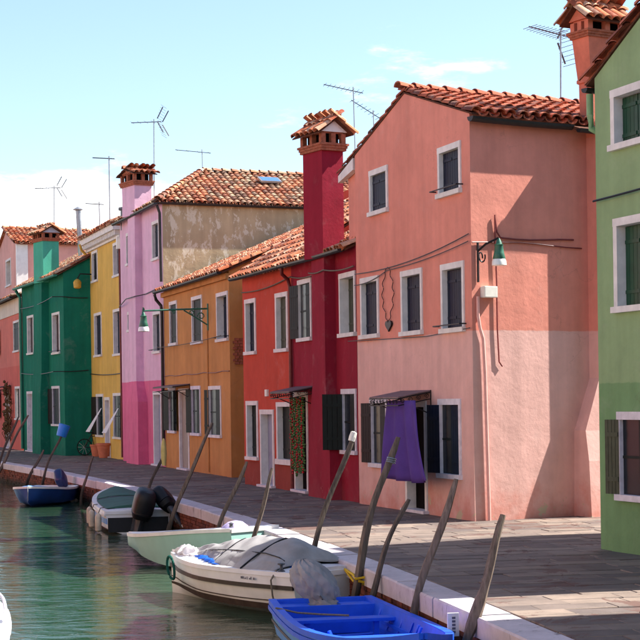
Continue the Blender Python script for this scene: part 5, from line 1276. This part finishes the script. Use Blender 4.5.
# ------------------------------------------------------------------ bicycle and pots by the teal flank
bike = thing('bicycle', 'black bicycle leaning in the corner between teal and yellow houses', 'bicycle', (-9.75, 70.7, 0), math.atan2(-.25, .78))
def wheel(x):
    mb = MB(); n = 24; mb.grid([[V(x + (.33 + .022 * math.cos(b)) * math.cos(a), .022 * math.sin(b), .36 + (.33 + .022 * math.cos(b)) * math.sin(a)) for b in [2 * math.pi * k / 6 for k in range(6)]] for a in [2 * math.pi * k / n for k in range(n + 1)]], True)
    w = mb.build('wheel', M['tyre'], bike, smooth=True, local=True); mb = MB()
    for k in range(10): a = math.pi * k / 5; mb.tube([V(x, 0, .36), V(x + .32 * math.cos(a), 0, .36 + .32 * math.sin(a))], .005, 3, False)
    mb.build('spokes', M['tin'], w, local=True)
wheel(0); wheel(1.05)
mb = MB()
for p, q in (((0, 0, .36), (.45, 0, .34)), ((.45, 0, .34), (.32, 0, .92)), ((.32, 0, .86), (0, 0, .36)), ((.45, 0, .34), (.86, 0, .80)), ((.34, 0, .80), (.86, 0, .86)), ((.84, 0, 1.0), (1.05, 0, .36))): mb.tube([p, q], .02, 6)
mb.build('frame', M['iron'], bike, local=True)
mb = MB(); mb.tube([(.72, .26, 1.04), (.86, .2, 1.08), (.86, 0, 1.02), (.86, -.2, 1.08), (.72, -.26, 1.04)], .016, 6); mb.build('handlebar', M['tin'], bike, local=True)
mb = MB(); mb.loft([[V(.2, -.09, .93), V(.2, .09, .93), V(.46, .03, .94), V(.46, -.03, .94)], [V(.2, -.09, .98), V(.2, .09, .98), V(.46, .03, .97), V(.46, -.03, .97)]]); mb.build('saddle', M['tyre'], bike, local=True, bevel=.01)
mb = MB(); mb.box(.92, 1.2, -.16, .16, .80, 1.02); mb.build('basket', M['iron'], bike, local=True)
for loc, sc, lab in (((-9.12, 69.7, 0), .92, 'smaller terracotta pot nearer the teal flank'), ((-8.55, 67.7, 0), 1.1, 'larger terracotta pot in front of the yellow house door')):
    mb = MB(); mb.lathe((0, 0, 0), [(.19 * sc, .004), (.205 * sc, .05 * sc), (.27 * sc, .44 * sc), (.30 * sc, .45 * sc), (.305 * sc, .53 * sc), (.28 * sc, .53 * sc), (.26 * sc, .47 * sc), (.02, .46 * sc)], 20)
    o = mb.build('flower_pot', M['terracotta'], smooth=True); o.location = loc; tag(o, lab, 'pot', 'terracotta pots by the yellow house')

# ------------------------------------------------------------------ aerials and flues on the roofs
def yagi(label, base, top, d, L_=.9, n=8, el=.28, style='yagi', r_=.014):
    a = thing('antenna', label, 'antenna', base); base, top = Vector(base), Vector(top)
    mb = MB(); mb.tube([base - V(0, 0, .5), top + V(0, 0, .1)], r_, 6); mb.build('mast', M['tin'], a)
    d = Vector(d).normalized(); s = d.cross(V(0, 0, 1)).normalized()
    mb = MB(); mb.tube([top - d * L_ * .25, top + d * L_ * .75], r_ * .8, 5)
    for k in range(n):
        c = top + d * L_ * (-.2 + .92 * k / (n - 1)); e_ = el * (1 - .35 * k / n); mb.tube([c - s * e_, c + s * e_], .006, 4)
    if style == 'panel':
        for sg in (1, -1):
            for k in range(6): c = top - d * L_ * .2 + V(0, 0, sg * (.08 + .09 * k)) + d * (-.03 * k); mb.tube([c - s * el * 1.15, c + s * el * 1.15], .006, 4)
            for q in (-1, 1): mb.tube([top - d * L_ * .2 + s * el * q * 1.1 + V(0, 0, sg * .05), top - d * L_ * .4 + s * el * q * 1.2 + V(0, 0, sg * .45)], .02, 5)
    mb.build('aerial', M['greymotor'], a); return a
yagi('tall aerial with crossed reflectors above the lilac house chimney', (-5.81, 61.0, 9.6), (-5.78, 61.0, 12.16), (-1, .15, 0), 1.1, 5, .35, 'panel', .02)
yagi('aerial with crossed reflectors above the teal house roof', (-12.01, 78.0, 9.4), (-11.98, 78.0, 12.0), (-1, .1, 0), 1.2, 5, .38, 'panel', .022)
yagi('tall thin aerial above the yellow roof', (-8.73, 72.0, 9.6), (-8.73, 72.0, 12.45), (-1, .3, .1), 1.0, 4, .2, r_=.03)
yagi('short aerial rod above the yellow roof', (-8.89, 70.0, 9.5), (-8.92, 70.0, 10.3), (-1, .3, .1), .8, 3, .15, r_=.025)
yagi('aerial on the hipped roof ridge of the lilac house', (-4.12, 62.0, 10.3), (-4.15, 62.0, 11.2), (-1, .1, .12), 1.3, 4, .25, r_=.016)
yagi('aerial with long boom behind the crimson chimney', (.97, 42.0, 7.4), (.92, 42.0, 9.74), (-1, -.2, .2), 1.0, 9, .3)
yagi('lower aerial half hidden by the pink gable', (1.53, 44.0, 7.4), (1.47, 44.0, 9.5), (-1, -.3, .6), .9, 8, .3)
yagi('large grid aerial beside the pink house chimney', (5.13, 36.0, 7.4), (5.17, 36.0, 9.78), (-.9, -.5, .12), 1.1, 12, .36, 'panel', .018)
mb = MB(); mb.tube([(-10.23, 74, 8.2), (-10.34, 74, 10.5)], .11, 10); mb.lathe((-10.345, 74, 10.5), [(.10, 0), (.22, .03), (.22, .06), (.05, .16)], 10); o = mb.build('flue_pipe', M['tin'], smooth=False); tag(o, 'bare metal flue pipe between the teal and yellow roofs', 'flue')
mb = MB(); c = gf.P(6.9, 9.0, -.3); mb.lathe(c, [(.32, -.4), (.32, .35), (.40, .36), (.40, .45), (.2, .46), (.2, .85), (.25, .86), (.25, .95), (.05, .97)], 14); o = mb.build('chimney_pot', M['greymotor']); tag(o, 'squat grey chimney pot at the corner of the lilac and yellow roofs', 'chimney pot')
